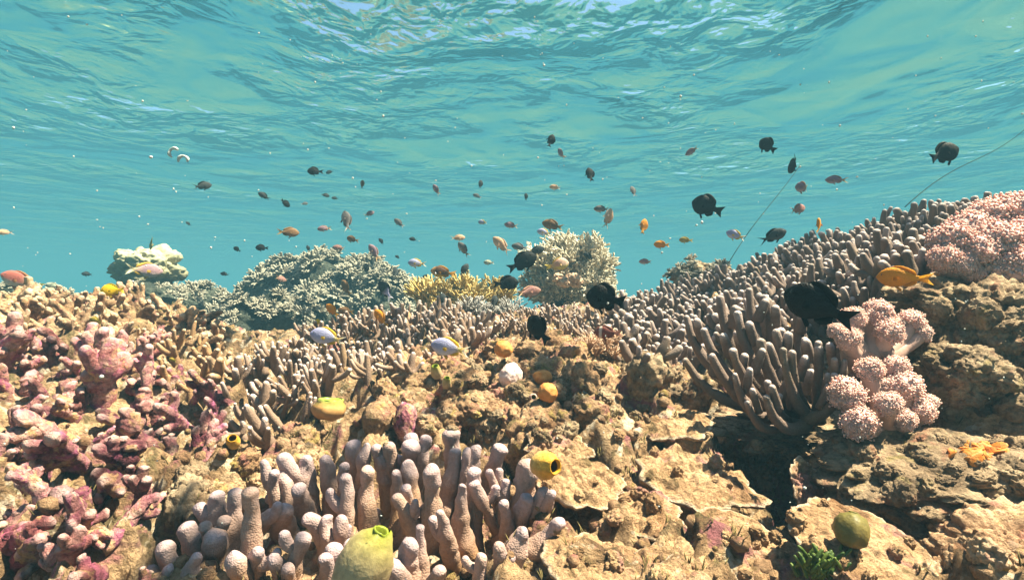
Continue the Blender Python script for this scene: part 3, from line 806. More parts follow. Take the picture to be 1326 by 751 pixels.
PL = [('broad flat orange-tan plate coral with a pale round rim at the lower right', 1118, 690, .575, .072, (.18, -.42, 1)),
      ('shelf of orange plate coral jutting over the black gap left of the round-rimmed plate', 955, 705, .61, .075, (-.05, -.25, 1)),
      ('sloping tan plate coral with a smooth white lip beside the golden sea squirt', 745, 610, .74, .062, (.05, -.3, 1)),
      ('small tan plate coral with a thin pale lip just above the golden sea squirt', 722, 575, .82, .058, (.1, -.35, 1)),
      ('purple-topped plate coral ledge above the dark overhang, left of the hollow', 860, 535, .94, .075, (-.1, -.2, 1)),
      ('short plate coral shelf under a dark hole, middle of the orange plates', 830, 650, .70, .05, (.0, -.3, 1)),
      ('wide orange plate coral top sloping towards the black hollow', 905, 608, .80, .085, (.15, -.25, 1)),
      ('low orange plate coral lip at the bottom edge right of the lilac fingers', 790, 725, .57, .06, (.1, -.2, 1)),
      ('small pale plate coral tongue at the bottom between two dark gaps', 880, 725, .57, .05, (.05, -.25, 1)),
      ('thin brown plate coral standing on edge in the hollow behind the round-rimmed plate', 1052, 625, .78, .034, (.4, -1, .5))]
for k, (lab, px, py, Y, r_, nrm) in enumerate(PL):
    me = mesh('plate_coral', plate_geo(k), M['plate'])
    o = link('plate_coral', me, None, TRS(P(px, py, Y) + Vector((0, 0, -.006)), rot_to(nrm, k * 1.3), (r_, r_ * .9, r_)))
    tag(o, lab, 'coral', 'plate corals')

def ledge(lab, px, py, Y, sc, seed, mat, tilt=(0, 0, 1)):
    g = lump(6, seed, .30, 1.1, .30, 2.6, .12, 5, (1, 1, 1), .14)
    o = link('rock_ledge', mesh('rock_ledge', g, mat), None, TRS(P(px, py, Y), rot_to(tilt, 0), sc))
    return tag(o, lab, 'rock', 'rock ledges on the right')
ledge('long pitted brown rock ledge below the lower pink soft coral', 1195, 608, .76, (.115, .10, .036), 3, M['grey'], (-.15, -.2, 1))
ledge('rock slab added to shade the black hollow under the antler-like branches', 1030, 552, 1.03, (.12, .10, .026), 21, M['grey'], (0, -.1, 1))  # added as a roof that keeps the sun out of the hollow
ledge('dark craggy rock at the right edge below the orange crust', 1300, 640, .76, (.06, .08, .065), 5, M['grey'])
ledge('shadowed rock wall under the big pink dome', 1290, 440, .93, (.10, .08, .09), 7, M['grey'])
ledge('pale striped coral rock in the bottom right corner', 1300, 735, .62, (.07, .06, .05), 9, M['buff'], (-.2, -.3, 1))
ledge('rough brown rock block right of the middle pink soft coral', 1245, 500, .88, (.065, .06, .055), 12, M['grey'])
ledge('tan rock shoulder behind the upper pink soft coral', 1215, 400, .99, (.07, .07, .045), 14, M['grey'], (0, -.3, 1))

bpy.context.view_layer.update()
DG = bpy.context.evaluated_depsgraph_get()
def surf(px, py):                               # first surface met along a line of sight
    ok, loc, nrm, _, ob, _ = SC.ray_cast(DG, Vector((0, 0, 0)), P(px, py, 1).normalized())
    return (loc, nrm) if ok and ob.name != 'haze' else (None, None)

def cast_knobs(label, poly, n_, spx, seed, mat, name='knobbly_rock', cat='rock', group=LED):
    rr = random.Random(seed); root = None
    mes = [mesh('knob', v, mat) for v in KN]
    xs = [q[0] for q in poly]; ys = [q[1] for q in poly]
    for k in range(n_):
        px, py = rr.uniform(min(xs), max(xs)), rr.uniform(min(ys), max(ys))
        if not in_poly([px], [py], poly)[0]: continue
        loc, nrm = surf(px, py)
        if loc is None or loc.length > 1.6: continue
        if root is None:
            root = empty(name, loc); tag(root, label, cat, group)
        s = spx[0] + (spx[1] - spx[0]) * rr.random() ** 2
        link('knob', mes[k % 8], root, Matrix.Translation(-root.location) @ TRS(loc - nrm * s * .35, rot_to(nrm + Vector((0, 0, .8)), rr.uniform(0, 6.28)), (s, s * rr.uniform(.7, 1.3), s * rr.uniform(.6, 1.1))))
cast_knobs('rough brown knobs on the rock between the black fish and the pink dome', [(1175, 400), (1330, 400), (1330, 530), (1215, 510), (1200, 450)], 110, (.008, .022), 41, M['grey'])
cast_knobs('loose tan nodules strewn over the orange plates at the bottom', [(690, 570), (800, 540), (1000, 560), (1060, 650), (1190, 690), (1150, 751), (690, 751)], 130, (.002, .011), 36, M['plate'], 'crusted_lump', 'coral', LMP)
cast_knobs('scattered brown pebbly crust across the middle of the reef', [(470, 500), (640, 460), (840, 480), (900, 530), (800, 570), (480, 575)], 150, (.003, .014), 37, M['grey'], 'crusted_lump', 'coral', LMP)
cast_knobs('rough knobs on the long ledge under the lower pink soft coral', [(1105, 585), (1326, 540), (1326, 640), (1180, 650), (1095, 635)], 80, (.005, .016), 42, M['grey'])

# ------------------------------------------------------------------ soft corals
def polyp_lobe(seed, n=640):
    r = np.random.default_rng(seed)
    core = lump(4, seed, .3, 1.2, .25, 2, .05)
    core.A[:] = .9
    gs = [core.xf(Matrix.Diagonal((.88, .88, .88, 1)))]
    Vb, Tb = ico(1)
    k = np.arange(n); z = 1 - 2 * (k + .5) / n; ph = k * 2.39996
    for a in range(n):
        if z[a] < -.55: continue
        rad = math.sqrt(1 - z[a] ** 2)
        d = np.array([rad * math.cos(ph[a]), rad * math.sin(ph[a]), z[a]]) + r.normal(0, .05, 3)
        f = 1 + .3 * float(fbm(d[None] * 1.2 + seed * 5.17, 3, seed)[0]) + .25 * (float(bump(d[None] * 2 + seed * 5.17, seed + 2)[0]) - .4)
        s = r.uniform(.042, .078)
        V = Vb * s * np.array([1, 1, r.uniform(.9, 1.4)]) + d * f * r.uniform(.90, 1.0)
        A = .75 + .25 * np.clip((Vb @ d) * .5 + .5, 0, 1)
        gs.append(G(V, None, Tb, A))
    return join(gs)
LOBES = [polyp_lobe(s) for s in range(4)]
LOBE_ME = [mesh('lobe', g, M['polyp']) for g in LOBES]
def soft_coral(label, foot, Y, lobes, foot_r=20):
    root = empty('soft_coral', P(foot[0], foot[1], Y)); tag(root, label, 'soft coral', 'pink soft corals')
    inv = Matrix.Translation(-root.location)
    for k, (px, py, rpx, dY) in enumerate(lobes):
        c = P(px, py, Y + dY); r_ = rpx * 1.12 / F_PX * Y
        f = P(foot[0] + (px - foot[0]) * .25, foot[1], Y + .01)
        q = c.lerp(f, .55) + Vector(((c.x - f.x) * .12, 0, -.002))
        link('stalk', mesh('stalk', tube([f, q, c], [foot_r / F_PX * Y * .85, r_ * .62, r_ * .72], 18, True, r_ * .06, 30, k, 12), M['stalk']), root, inv)
        ax = (c - f).normalized() + Vector((0, -.3, .5))
        link('lobe', LOBE_ME[k % 4], root, inv @ TRS(c, rot_to(ax, k * 1.7), (r_, r_, r_ * .95)))
    return root
soft_coral('pink cauliflower soft coral with cupped lobes beside the tail of the big black fish', (1118, 465), .86,
           [(1104, 414, 14, .01), (1098, 438, 13, -.01), (1083, 428, 9, 0), (1138, 408, 18, .02), (1150, 431, 15, -.005), (1126, 424, 9, .03), (1180, 416, 14, .03), (1194, 431, 11, .02), (1165, 420, 9, .03)], 24)
soft_coral('pink cauliflower soft coral with clustered lobes over the dark hollow', (1150, 560), .80,
           [(1126, 480, 15, .02), (1160, 475, 14, .03), (1172, 501, 19, .01), (1097, 510, 19, 0), (1113, 550, 18, -.03), (1150, 523, 14, -.03), (1192, 530, 15, 0), (1140, 500, 12, .02), (1172, 545, 12, -.02), (1204, 520, 9, .02), (1122, 514, 9, .03)], 26)
soft_coral('large pink dome-shaped soft coral with folded lobes at the right edge, under the skyline', (1300, 395), 1.0,
           [(1232, 315, 22, 0), (1222, 335, 16, -.02), (1255, 298, 23, .02), (1282, 285, 24, .03), (1312, 278, 26, .03), (1340, 285, 28, .03), (1262, 325, 22, -.02), (1292, 315, 25, -.02), (1322, 312, 25, -.01),
            (1285, 350, 18, -.03), (1310, 345, 22, -.04), (1335, 350, 24, -.04), (1260, 355, 13, -.03), (1318, 378, 18, -.04), (1245, 343, 13, -.03), (1342, 320, 24, -.03)], 46)

# ------------------------------------------------------------------ sea squirts, sponges, algae
def urn(label, px, py, Y, hpx, wpx, axis, mat, hole=.45, cat='sea squirt'):
    loc, nrm = surf(px, py + hpx * .2)
    if loc is not None: Y = min(Y, loc.y - .25 * wpx / F_PX * Y)
    root = empty('sea_squirt', P(px, py, Y)); tag(root, label, cat, 'sea squirts')
    h, r_ = hpx / F_PX * Y, wpx * .5 / F_PX * Y
    rot = rot_to(axis)
    body = lathe([(0.02, -.5), (.55, -.47), (.85, -.32), (1, -.05), (.93, .2), (.70, .38), (hole + .12, .48), (hole + .03, .505)], 32, .16, hpx)
    lip = lathe([(hole + .05, .48), (hole + .07, .505), (hole + .03, .525), (hole - .03, .51), (hole - .08, .40)], 32, .05, hpx)
    ins = lathe([(hole - .07, .42), (hole - .1, .25), (hole * .5, .05), (.01, 0)], 24)
    for nm, gg, mt in (('body', body, mat), ('rim', lip, mat), ('opening', ins, M['green_hole'] if mat is not M['squirt_gold'] else M['dark_hole'])):
        if nm == 'rim': gg.A[:] = 1.0
        link(nm, mesh(nm, gg, mt), root, rot @ Matrix.Diagonal((r_, r_, h, 1)))
    return root
urn('large green and cream sea squirt among the lilac fingers at the bottom', 470, 735, .49, 108, 72, (.42, -.05, .85), M['squirt_green'], .24)
urn('smooth olive-green sea squirt on the round-rimmed plate coral', 1103, 686, .555, 44, 42, (.25, .25, 1), M['squirt_olive'], .2)
urn('golden yellow sea squirt with a dark round opening next to the lilac fingers', 706, 602, .655, 38, 36, (.75, -.9, .15), M['squirt_gold'], .5)
urn('green-lipped orange sea squirt on the rubble left of the centre lumps', 426, 530, 1.0, 26, 44, (.1, .1, 1), M['squirt_amber'], .6)
urn('tiny yellow ring-mouthed sea squirt on the crumbly crust', 302, 572, .85, 18, 18, (.2, -.7, .8), M['squirt_gold'], .6)
urn('small green sea squirt at the top of the lump under the yellow-tailed fish', 565, 482, 1.16, 20, 14, (-.1, -.5, 1), M['squirt_green'], .55)
urn('small pale green sea squirt just right of the other green one on the lump', 578, 496, 1.14, 17, 12, (.2, -.5, 1), M['squirt_green'], .55)
urn('tiny cream sea squirt with a round mouth beside the lower orange sponge', 690, 515, 1.04, 16, 12, (.1, -1, .3), M['stalk'], .55)
def blob(name, label, cat, px, py, Y, wpx, hpx, seed, mat, sub=4):
    g = lump(sub, seed, .18, 1.2, .05, 3, .03, 8)
    loc, nrm = surf(px, py + hpx * .2)
    if loc is not None: Y = min(Y, loc.y - .12 * wpx / F_PX * Y)
    k = 1 / F_PX * Y
    return tag(link(name, mesh(name, g, mat), None, TRS(P(px, py, Y), None, (wpx * .5 * k, (wpx + hpx) * .25 * k, hpx * .5 * k))), label, cat)
blob('sponge', 'upper round orange sponge on the tall tan lump', 'sponge', 703, 489, 1.09, 26, 20, 1, M['sponge_orange'])
blob('sponge', 'lower orange sponge, larger and partly under the upper one', 'sponge', 709, 508, 1.06, 24, 26, 2, M['sponge_orange'])
blob('sponge', 'dull orange sponge above the pale pink coral ball', 'sponge', 652, 452, 1.16, 24, 22, 3, M['sponge_orange'])
blob('ball_coral', 'pale pink coral ball with a stippled surface left of the orange sponges', 'coral', 662, 487, 1.09, 30, 34, 4, M['sponge_pink'], 5)
rr = random.Random(12); cs = None
cme = [mesh('crust', lump(2, k, .3, 1.4, 0, 2, .1, 5), M['sponge_crust']) for k in range(4)]
for k in range(60):
    loc, nrm = surf(1270 + rr.gauss(0, 15), 584 + rr.gauss(0, 5))
    if loc is None or loc.length > 1.2: continue
    if cs is None:
        cs = empty('crust_sponge', loc); tag(cs, 'bright orange crust patch on the dark rock near the right edge', 'sponge')
    s = rr.uniform(.004, .010)
    link('crust', cme[k % 4], cs, Matrix.Translation(-cs.location) @ TRS(loc, rot_to(nrm + Vector((0, 0, .3)), rr.uniform(0, 6)), (s, s * rr.uniform(.7, 1.4), s * .32)))
blob('ball_coral', 'yellowish round coral ball in the rubble right of the green-lipped sea squirt', 'coral', 488, 543, .99, 40, 44, 8, M['tan'], 5)
blob('dark_sponge', 'dark maroon sponge in the gap beside the yellowish coral ball', 'sponge', 525, 545, .98, 30, 50, 9, M['maroon'], 5)
rr = random.Random(3); gs = []
for k in range(170):
    b = P(1062 + rr.gauss(0, 14), 738 + rr.gauss(0, 7), .545 + rr.uniform(-.02, .02)); a = rr.uniform(0, 6.28)
    gs.append(tube([b, b + Vector((math.cos(a) * .004, math.sin(a) * .004, .006)), b + Vector((math.cos(a) * .008, math.sin(a) * .006, .010))], [.0016, .0022, .0016], 5, True, 0, 1, 0, 4, 2))
tag(link('algae_tuft', mesh('algae_tuft', join(gs), M['algae'])), 'bright green beady algae tuft in the dark gap at the bottom', 'algae')

# ------------------------------------------------------------------ branching tufts and far reef
def tuft(seed, nb, L, r_, spread, mat, sub=2):
    r = random.Random(seed); gs = []
    for k in range(nb):
        th, a = spread * math.sqrt(r.random()), r.uniform(0, 6.28)
        d = Vector((math.sin(th) * math.cos(a), math.sin(th) * math.sin(a), math.cos(th)))
        e = d * L * r.uniform(.75, 1.1)
        gs.append(tube([(0, 0, 0), e * .5 + Vector((0, 0, L * .04)), e], [r_, r_ * .9, r_ * .7], 6, True, r_ * .2, 1 / r_ * .3, k, 6, 2))
        for _ in range(sub):
            q = e * r.uniform(.45, .8); f = q + (d + Vector((r.gauss(0, .5), r.gauss(0, .5), r.gauss(0, .3)))).normalized() * L * r.uniform(.18, .34)
            gs.append(tube([q, f], [r_ * .8, r_ * .6], 6, True, 0, 1, 0, 4, 2, 0, .6))
    return join(gs)
def tufts(name, label, cat, mat, spots, Y, rpx, nb, r_, seed, spread=1.0, group=None, part='branch', sub=2, lean=(0, -.25, 0)):
    vs = [mesh(part, tuft(seed + k, nb, 1.0, r_, spread, mat, sub), mat) for k in range(4)]
    rr = random.Random(seed)
    root = empty(name, P(spots[0][0], spots[0][1], Y)); tag(root, label, cat, group)
    inv = Matrix.Translation(-root.location)
    for k, sp in enumerate(spots):
        Yk = Y + (sp[2] if len(sp) > 2 else rr.uniform(-.06, .06) * Y * .5)
        s = rpx / F_PX * Y * rr.uniform(.8, 1.2)
        d = Vector((rr.gauss(0, .25), rr.gauss(0, .2), 1)) + Vector(lean)
        link(part, vs[k % 4], root, inv @ TRS(P(sp[0], sp[1], Yk), rot_to(d, rr.uniform(0, 6.28)), s))
    return root
rr = random.Random(8)
BR = 'branching corals in front of the cream bush'
tufts('branching_coral', 'golden branching coral clump left of the cream bush', 'coral', M['yellow_coral'],
      [(rr.uniform(545, 650), rr.uniform(395, 425) - 10) for _ in range(26)] + [(585, 390), (600, 385), (572, 392), (640, 385), (655, 390), (550, 395), (615, 388)], 2.5, 30, 26, .045, 1, .75, BR)
tufts('branching_coral', 'small grey branching coral thicket below the golden clump', 'coral', M['grey_coral'],
      [(rr.uniform(605, 665), rr.uniform(405, 440)) for _ in range(26)], 2.1, 24, 22, .045, 5, .9, BR)
tufts('branching_coral', 'fine pinkish-tan tufted coral beside the black oval fish', 'coral', M['rose_coral'],
      [(rr.uniform(735, 795), rr.uniform(448, 478)) for _ in range(16)], 1.22, 20, 18, .05, 9, .8, BR)

# cream bush: feathery branches radiating from one foot
def frond(seed):
    r = random.Random(seed); gs = []
    bend = Vector((r.uniform(-.12, .12), r.uniform(-.12, .12), 0))
    gs.append(tube([(0, 0, 0), (bend.x * .4, bend.y * .4, .5), (bend.x, bend.y, 1)], [.035, .026, .014], 6, True, 0, 1, 0, 8, 2))
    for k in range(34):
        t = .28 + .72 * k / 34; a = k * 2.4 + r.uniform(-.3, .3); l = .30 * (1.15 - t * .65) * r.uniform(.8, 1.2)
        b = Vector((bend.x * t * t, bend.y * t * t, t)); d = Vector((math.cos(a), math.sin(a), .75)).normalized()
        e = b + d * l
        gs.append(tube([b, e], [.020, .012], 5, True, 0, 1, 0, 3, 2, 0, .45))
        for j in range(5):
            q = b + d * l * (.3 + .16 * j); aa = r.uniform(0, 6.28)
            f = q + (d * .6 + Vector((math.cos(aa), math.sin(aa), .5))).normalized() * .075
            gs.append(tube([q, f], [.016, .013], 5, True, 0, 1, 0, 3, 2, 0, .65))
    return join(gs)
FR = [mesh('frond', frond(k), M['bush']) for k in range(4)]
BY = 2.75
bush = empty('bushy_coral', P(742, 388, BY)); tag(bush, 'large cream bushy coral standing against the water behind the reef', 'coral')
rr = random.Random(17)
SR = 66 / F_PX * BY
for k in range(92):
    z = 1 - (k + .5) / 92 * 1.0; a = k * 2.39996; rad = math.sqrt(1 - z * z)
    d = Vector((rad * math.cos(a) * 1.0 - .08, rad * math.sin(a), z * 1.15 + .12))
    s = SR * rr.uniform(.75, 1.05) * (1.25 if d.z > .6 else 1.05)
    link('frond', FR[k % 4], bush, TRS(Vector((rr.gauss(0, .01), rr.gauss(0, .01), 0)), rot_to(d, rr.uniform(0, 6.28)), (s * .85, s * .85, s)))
root = lump(4, 4, .3, 1.3, .3, 2, .07)
link('foot', mesh('foot', root, M['far_rock']), bush, TRS((0, 0, -.06), None, (.15, .13, .09)))

# far reef heads
CR = [tuft(k + 80, 30, 1.0, .10, 1.35, None, 1) for k in range(6)]
CR_ME = [mesh('coral_crust', g, M['far_coral']) for g in CR]
def bommie(label, px, py, Y, sx, sz, n, seed, spx=(14, 26), rock_mat='far_rock'):
    root = empty('coral_head', P(px, py, Y)); tag(root, label, 'coral head', 'coral heads in the distance')
    k = Y / F_PX; rr = random.Random(seed)
    g = lump(6, seed, .30, 1.2, .30, 1.8, .12, 5)
    link('rock', mesh('rock', g, M[rock_mat]), root, Matrix.Diagonal((sx * k, sx * k * .8, sz * k, 1)))
    V = g.V
    for i in range(n):
        while True:
            a = V[rr.randrange(len(V))]
            if a[2] > -.15 and a[1] < .5 and rr.random() < .35 + .65 * max(0, a[2]): break
        s = rr.uniform(*spx) * k
        link('coral_crust', CR_ME[i % 6], root, TRS((a[0] * sx * k, a[1] * sx * k * .8, a[2] * sz * k), rot_to((a[0], a[1], a[2] + .6), rr.uniform(0, 6.28)), (s, s, s * .8)))
    return root
bommie('wide pale crusted coral head in the distance left of the golden clump', 432, 402, 3.9, 94, 60, 150, 3, (9, 19))
bommie('low shoulder of the wide distant coral head on its right', 505, 408, 3.7, 50, 48, 60, 6, (9, 18))
bommie('dim grey-green coral head behind the pink rubble', 246, 428, 3.2, 60, 46, 90, 8, (8, 15))
bommie('grey crusted slope between the far heads and the brown fingers', 345, 445, 2.9, 70, 60, 110, 11, (7, 14))
bommie('small olive coral mound on the skyline left of the grey fingers', 908, 362, 2.15, 36, 22, 22, 13, (7, 12), 'grey')
bommie('low far coral hump on the left skyline beneath the red-backed fish', 30, 392, 2.6, 60, 18, 24, 15, (7, 12))

# leather coral on its rock
Y = 3.4; k = Y / F_PX
lc = empty('leather_coral', P(192, 372, Y)); tag(lc, 'cream leather coral with a wavy folded rim on the distant rock at left', 'soft coral')
cap = lump(6, 31, .14, 1.0, .46, 1.7, .05, 6, (1, .85, .66), .10)
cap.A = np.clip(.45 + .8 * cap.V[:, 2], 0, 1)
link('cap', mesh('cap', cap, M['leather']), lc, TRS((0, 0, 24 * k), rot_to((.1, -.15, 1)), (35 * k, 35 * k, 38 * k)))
link('stalk', mesh('stalk', tube([(0, 0, -.9), (0, 0, -.2), (0, 0, .7)], [.85, .74, .8], 24, False, .10, 2, 2, 12), M['leather']), lc, TRS((0, 0, 0), None, (34 * k, 30 * k, 30 * k)))
bommie('dark rock carrying the cream leather coral', 206, 402, 3.0, 48, 30, 16, 19, (6, 10))
tag(link('knob_coral', mesh('knob_coral', join([KN[i].xf(TRS((math.cos(i * 1.1) * .9, math.sin(i * 1.1) * .6, .5 + .35 * (i % 2)), None, .55)) for i in range(7)]), M['rose_coral']), None,
         TRS(P(735, 372, 2.45), None, (.045, .04, .045))), 'small peach knobbed coral at the foot of the cream bush', 'coral')

# ------------------------------------------------------------------ mooring lines and drifting specks
for lab, p in (('thin dark line slanting up to the right edge of the water', [P(1172, 268, 1.7), P(1190, 252, 1.78), P(1255, 211, 2.2), P(1350, 146, 2.9)]),
               ('thin dark line rising from the reef past two black fish', [P(938, 350, 1.95), P(955, 322, 2.1), P(990, 274, 2.5), P(1037, 213, 3.0)])):
    tag(link('mooring_line', mesh('mooring_line', tube(p, [.0015] * len(p), 8, False, 0, 1, 0, 30), M['rope'])), lab, 'rope')
rng = np.random.default_rng(4); gs = []
Vb, Tb = ico(1)
for _ in range(280):
    px, py = rng.uniform(0, 1326), rng.uniform(20, 400) if rng.random() < .85 else rng.uniform(400, 751)
    Y = rng.uniform(.5, 3.2) if py < 380 else rng.uniform(.35, .55)
    s = rng.uniform(.4, 1.2) / F_PX * Y * (1.0 + (rng.random() < .05) * 1.2)
    gs.append(G(Vb * s * rng.uniform(.6, 1.6, 3) + np.array(P(px, py, Y)), None, Tb))
tag(link('drifting_specks', mesh('drifting_specks', join(gs), M['snow'])), kind='stuff')
for lab, px, py, ang in (('curled whitish scrap drifting in open water, upper of a pair', 225, 198, .6), ('curled whitish scrap drifting in open water, lower of a pair', 237, 208, -.3)):
    Y = 2.2; c = P(px, py, Y); s = 6 / F_PX * Y
    pth = [c + Vector((math.cos(t + ang) * s, 0, math.sin(t + ang) * s)) for t in np.linspace(0, 3.6, 6)]
    tag(link('drifting_scrap', mesh('drifting_scrap', tube(pth, [s * .22, s * .4, s * .25, s * .3, s * .4, s * .2], 8, True, s * .1, 400, 1, 14), M['snow'])), lab, 'scrap', 'whitish scraps')

# ------------------------------------------------------------------ fish (nose along +X, back along +Z)
def strip(base, edge, th=.012, y=0.0):
    """a fin: a thin solid web between two polylines"""
    base = np.array(base, float); edge = np.array(edge, float); n = len(base)
    V = []
    for sgn in (1, -1):
        for k, w in ((0, 1.0), (1, .25)):
            src = base if k == 0 else edge
            V.append(np.c_[src[:, 0], np.full(n, y + sgn * th * w * .5), src[:, 1]])
    V = np.concatenate(V); Q = []
    for i in range(n - 1):
        Q += [(i, i + 1, n + i + 1, n + i), (2 * n + i + 1, 2 * n + i, 3 * n + i, 3 * n + i + 1),
              (n + i, n + i + 1, 3 * n + i + 1, 3 * n + i), (i + 1, i, 2 * n + i, 2 * n + i + 1)]
    return G(V, Q, None, np.r_[np.zeros(n), np.ones(n)] if False else np.tile(np.r_[np.zeros(n), np.ones(n)], 2))

T_ = np.array([0, .02, .06, .13, .25, .4, .55, .7, .82, .92, 1.0])
UP = np.array([0, .16, .36, .62, .90, 1.0, .94, .70, .44, .28, .26])
LO = np.array([0, .14, .32, .58, .88, 1.0, .95, .70, .42, .27, .26])
def fish_geo(h, w, fork, dors, anal, tailh, pointed=1.0):
    """h: body depth / total length; returns dict of parts, total length 1 from x=.5 to -.5"""
    x = .5 - T_ * .76
    tt = np.linspace(0, 1, 26) ** 1.15
    ns = 18
    up = np.interp(tt, T_, UP) * h * .52; lo = np.interp(tt, T_, LO) * h * .48
    ww = np.interp(tt, [0, .05, .2, .4, .6, .8, 1], [0, .35, .85, 1, .8, .38, .12]) * w * .5
    xx = .5 - tt * .76
    th = np.arange(ns) / ns * 2 * math.pi
    V = []
    for i in range(len(tt)):
        c, s = np.cos(th), np.sin(th)
        V.append(np.stack([np.full(ns, xx[i]), ww[i] * c, np.where(s > 0, up[i], lo[i]) * s], 1))
    V = np.concatenate(V)
    i, j = np.meshgrid(np.arange(len(tt) - 1), np.arange(ns), indexing='ij')
    a = (i * ns + j).ravel(); b = (i * ns + (j + 1) % ns).ravel()
    body = G(V, np.stack([a, b, b + ns, a + ns], 1), None, np.repeat(tt, ns))
    U = lambda q: np.interp(.5 - q, T_ * .76, UP) * h * .52
    D = lambda q: -np.interp(.5 - q, T_ * .76, LO) * h * .48
    q = np.linspace(.26, -.20, 13)
    prof = np.interp(np.linspace(0, 1, 13), [0, .12, .35, .6, .85, 1], [.1, .6, .75, .9, 1.0, .12]) * dors
    sp = 1 + .10 * (np.arange(13) % 2)
    d1 = strip(np.c_[q, U(q) - .012], np.c_[q - .05 * prof / max(dors, .01) - .01, U(q) + prof * sp])
    q2 = np.linspace(-.0, -.21, 9)
    pr2 = np.interp(np.linspace(0, 1, 9), [0, .25, .6, .9, 1], [.15, .8, 1, .8, .1]) * anal
    an = strip(np.c_[q2, D(q2) + .012], np.c_[q2 - .05 * pr2 / max(anal, .01) - .01, D(q2) - pr2])
    k = np.linspace(-1, 1, 9); ph = .13 * h
    tl = strip(np.c_[np.full(9, -.245), k * ph * .8], np.c_[-.5 + fork * (1 - np.abs(k) ** 1.2) * .16 + .012 * (1 - np.abs(k)), k * tailh * .5])
    pv = [strip([(.17, -h * .40), (.12, -h * .44), (.08, -h * .45)], [(.06, -h * .62), (.03, -h * .66), (.02, -h * .55)], .01, s * w * .12) for s in (1, -1)]
    pc = []
    for s in (1, -1):
        g = strip([(0, -.03), (0, 0), (0, .03)], [(-.11, -.06), (-.14, -.005), (-.11, .035)], .008)
        rot = Matrix.Rotation(-s * R(28), 4, 'Z')
        pc.append(g.xf(Matrix.Translation((.17, s * w * .43, -.05 * h)) @ rot))
    eye = [lump(2, 1, 0, 1, 0, 1, 0, 1).xf(TRS((.5 - .145 * .76 * 1.1, s * w * .285, h * .12), None, (.024, .010, .024))) for s in (1, -1)]
    ring = [lump(2, 1, 0, 1, 0, 1, 0, 1).xf(TRS((.5 - .145 * .76 * 1.1, s * w * .275, h * .12), None, (.033, .010, .033))) for s in (1, -1)]
    return dict(body=body, dorsal_fin=d1, anal_fin=an, tail_fin=tl, pelvic_fin=pv, pectoral_fin=pc, eye=eye, eye_ring=ring)

def mat_fish(name, ramp, belly=None, rough=.6, stripe=None, spec=.12, belly_at=(-.16, -.02)):
    """ramp runs nose (0) to tail (1) on the body's own length"""
    n = NT(name); tc = n.n('ShaderNodeTexCoord').outputs['Object']
    sx = n.n('ShaderNodeSeparateXYZ'); n.l(tc, sx.inputs[0])
    t = n.math('SUBTRACT', .5, sx.outputs['X'])
    nz = n.noise(tc, 9, 3, .6)
    t = n.math('ADD', t, n.math('MULTIPLY', n.math('SUBTRACT', nz, .5), .10))
    c = n.ramp(t, ramp)
    if belly:
        m = n.n('ShaderNodeMapRange'); m.inputs['From Min'].default_value = belly_at[0]; m.inputs['From Max'].default_value = belly_at[1]
        m.inputs['To Min'].default_value = 1; m.inputs['To Max'].default_value = 0
        n.l(sx.outputs['Z'], m.inputs['Value']); c = n.mix(m.outputs[0], c, belly)
    mp = n.n('ShaderNodeMapping'); mp.inputs['Scale'].default_value = (34, 34, 46); n.l(tc, mp.inputs['Vector'])
    v = n.voro(mp.outputs[0], 1.0)
    c = n.mix(.35, c, n.ramp(v, [(.1, 1.1), (.7, .6)]), 'MULTIPLY')
    n.pbr(c, rough, n.bump(v, .25, .01), spec)
    return n.m
def mat_fin(name, c1, c2, rough=.5):
    n = NT(name); tc = n.n('ShaderNodeTexCoord').outputs['Object']
    at = n.n('ShaderNodeAttribute', attribute_name='grow').outputs['Fac']
    c = n.ramp(at, [(0.15, c1), (0.9, c2)])
    mp = n.n('ShaderNodeMapping'); mp.inputs['Scale'].default_value = (70, 1, 70); n.l(tc, mp.inputs['Vector'])
    c = n.mix(.35, c, n.ramp(n.noise(mp.outputs[0], 1.0, 2, .5), [(.35, .45), (.6, 1.1)]), 'MULTIPLY')
    b = n.pbr(c, rough, None, .1)
    tl = n.n('ShaderNodeBsdfTranslucent'); n.l(c, tl.inputs[0])
    mx = n.n('ShaderNodeMixShader'); mx.inputs[0].default_value = .4
    n.l(b.outputs[0], mx.inputs[1]); n.l(tl.outputs[0], mx.inputs[2]); n.l(mx.outputs[0], n.out.inputs['Surface'])
    return n.m
K_ = (.002, .0025, .003)
MEYE = mat_simple('fish_eye', (.004, .004, .005), (.006, .006, .008), 50, .1, 0.0001, 50, .6)
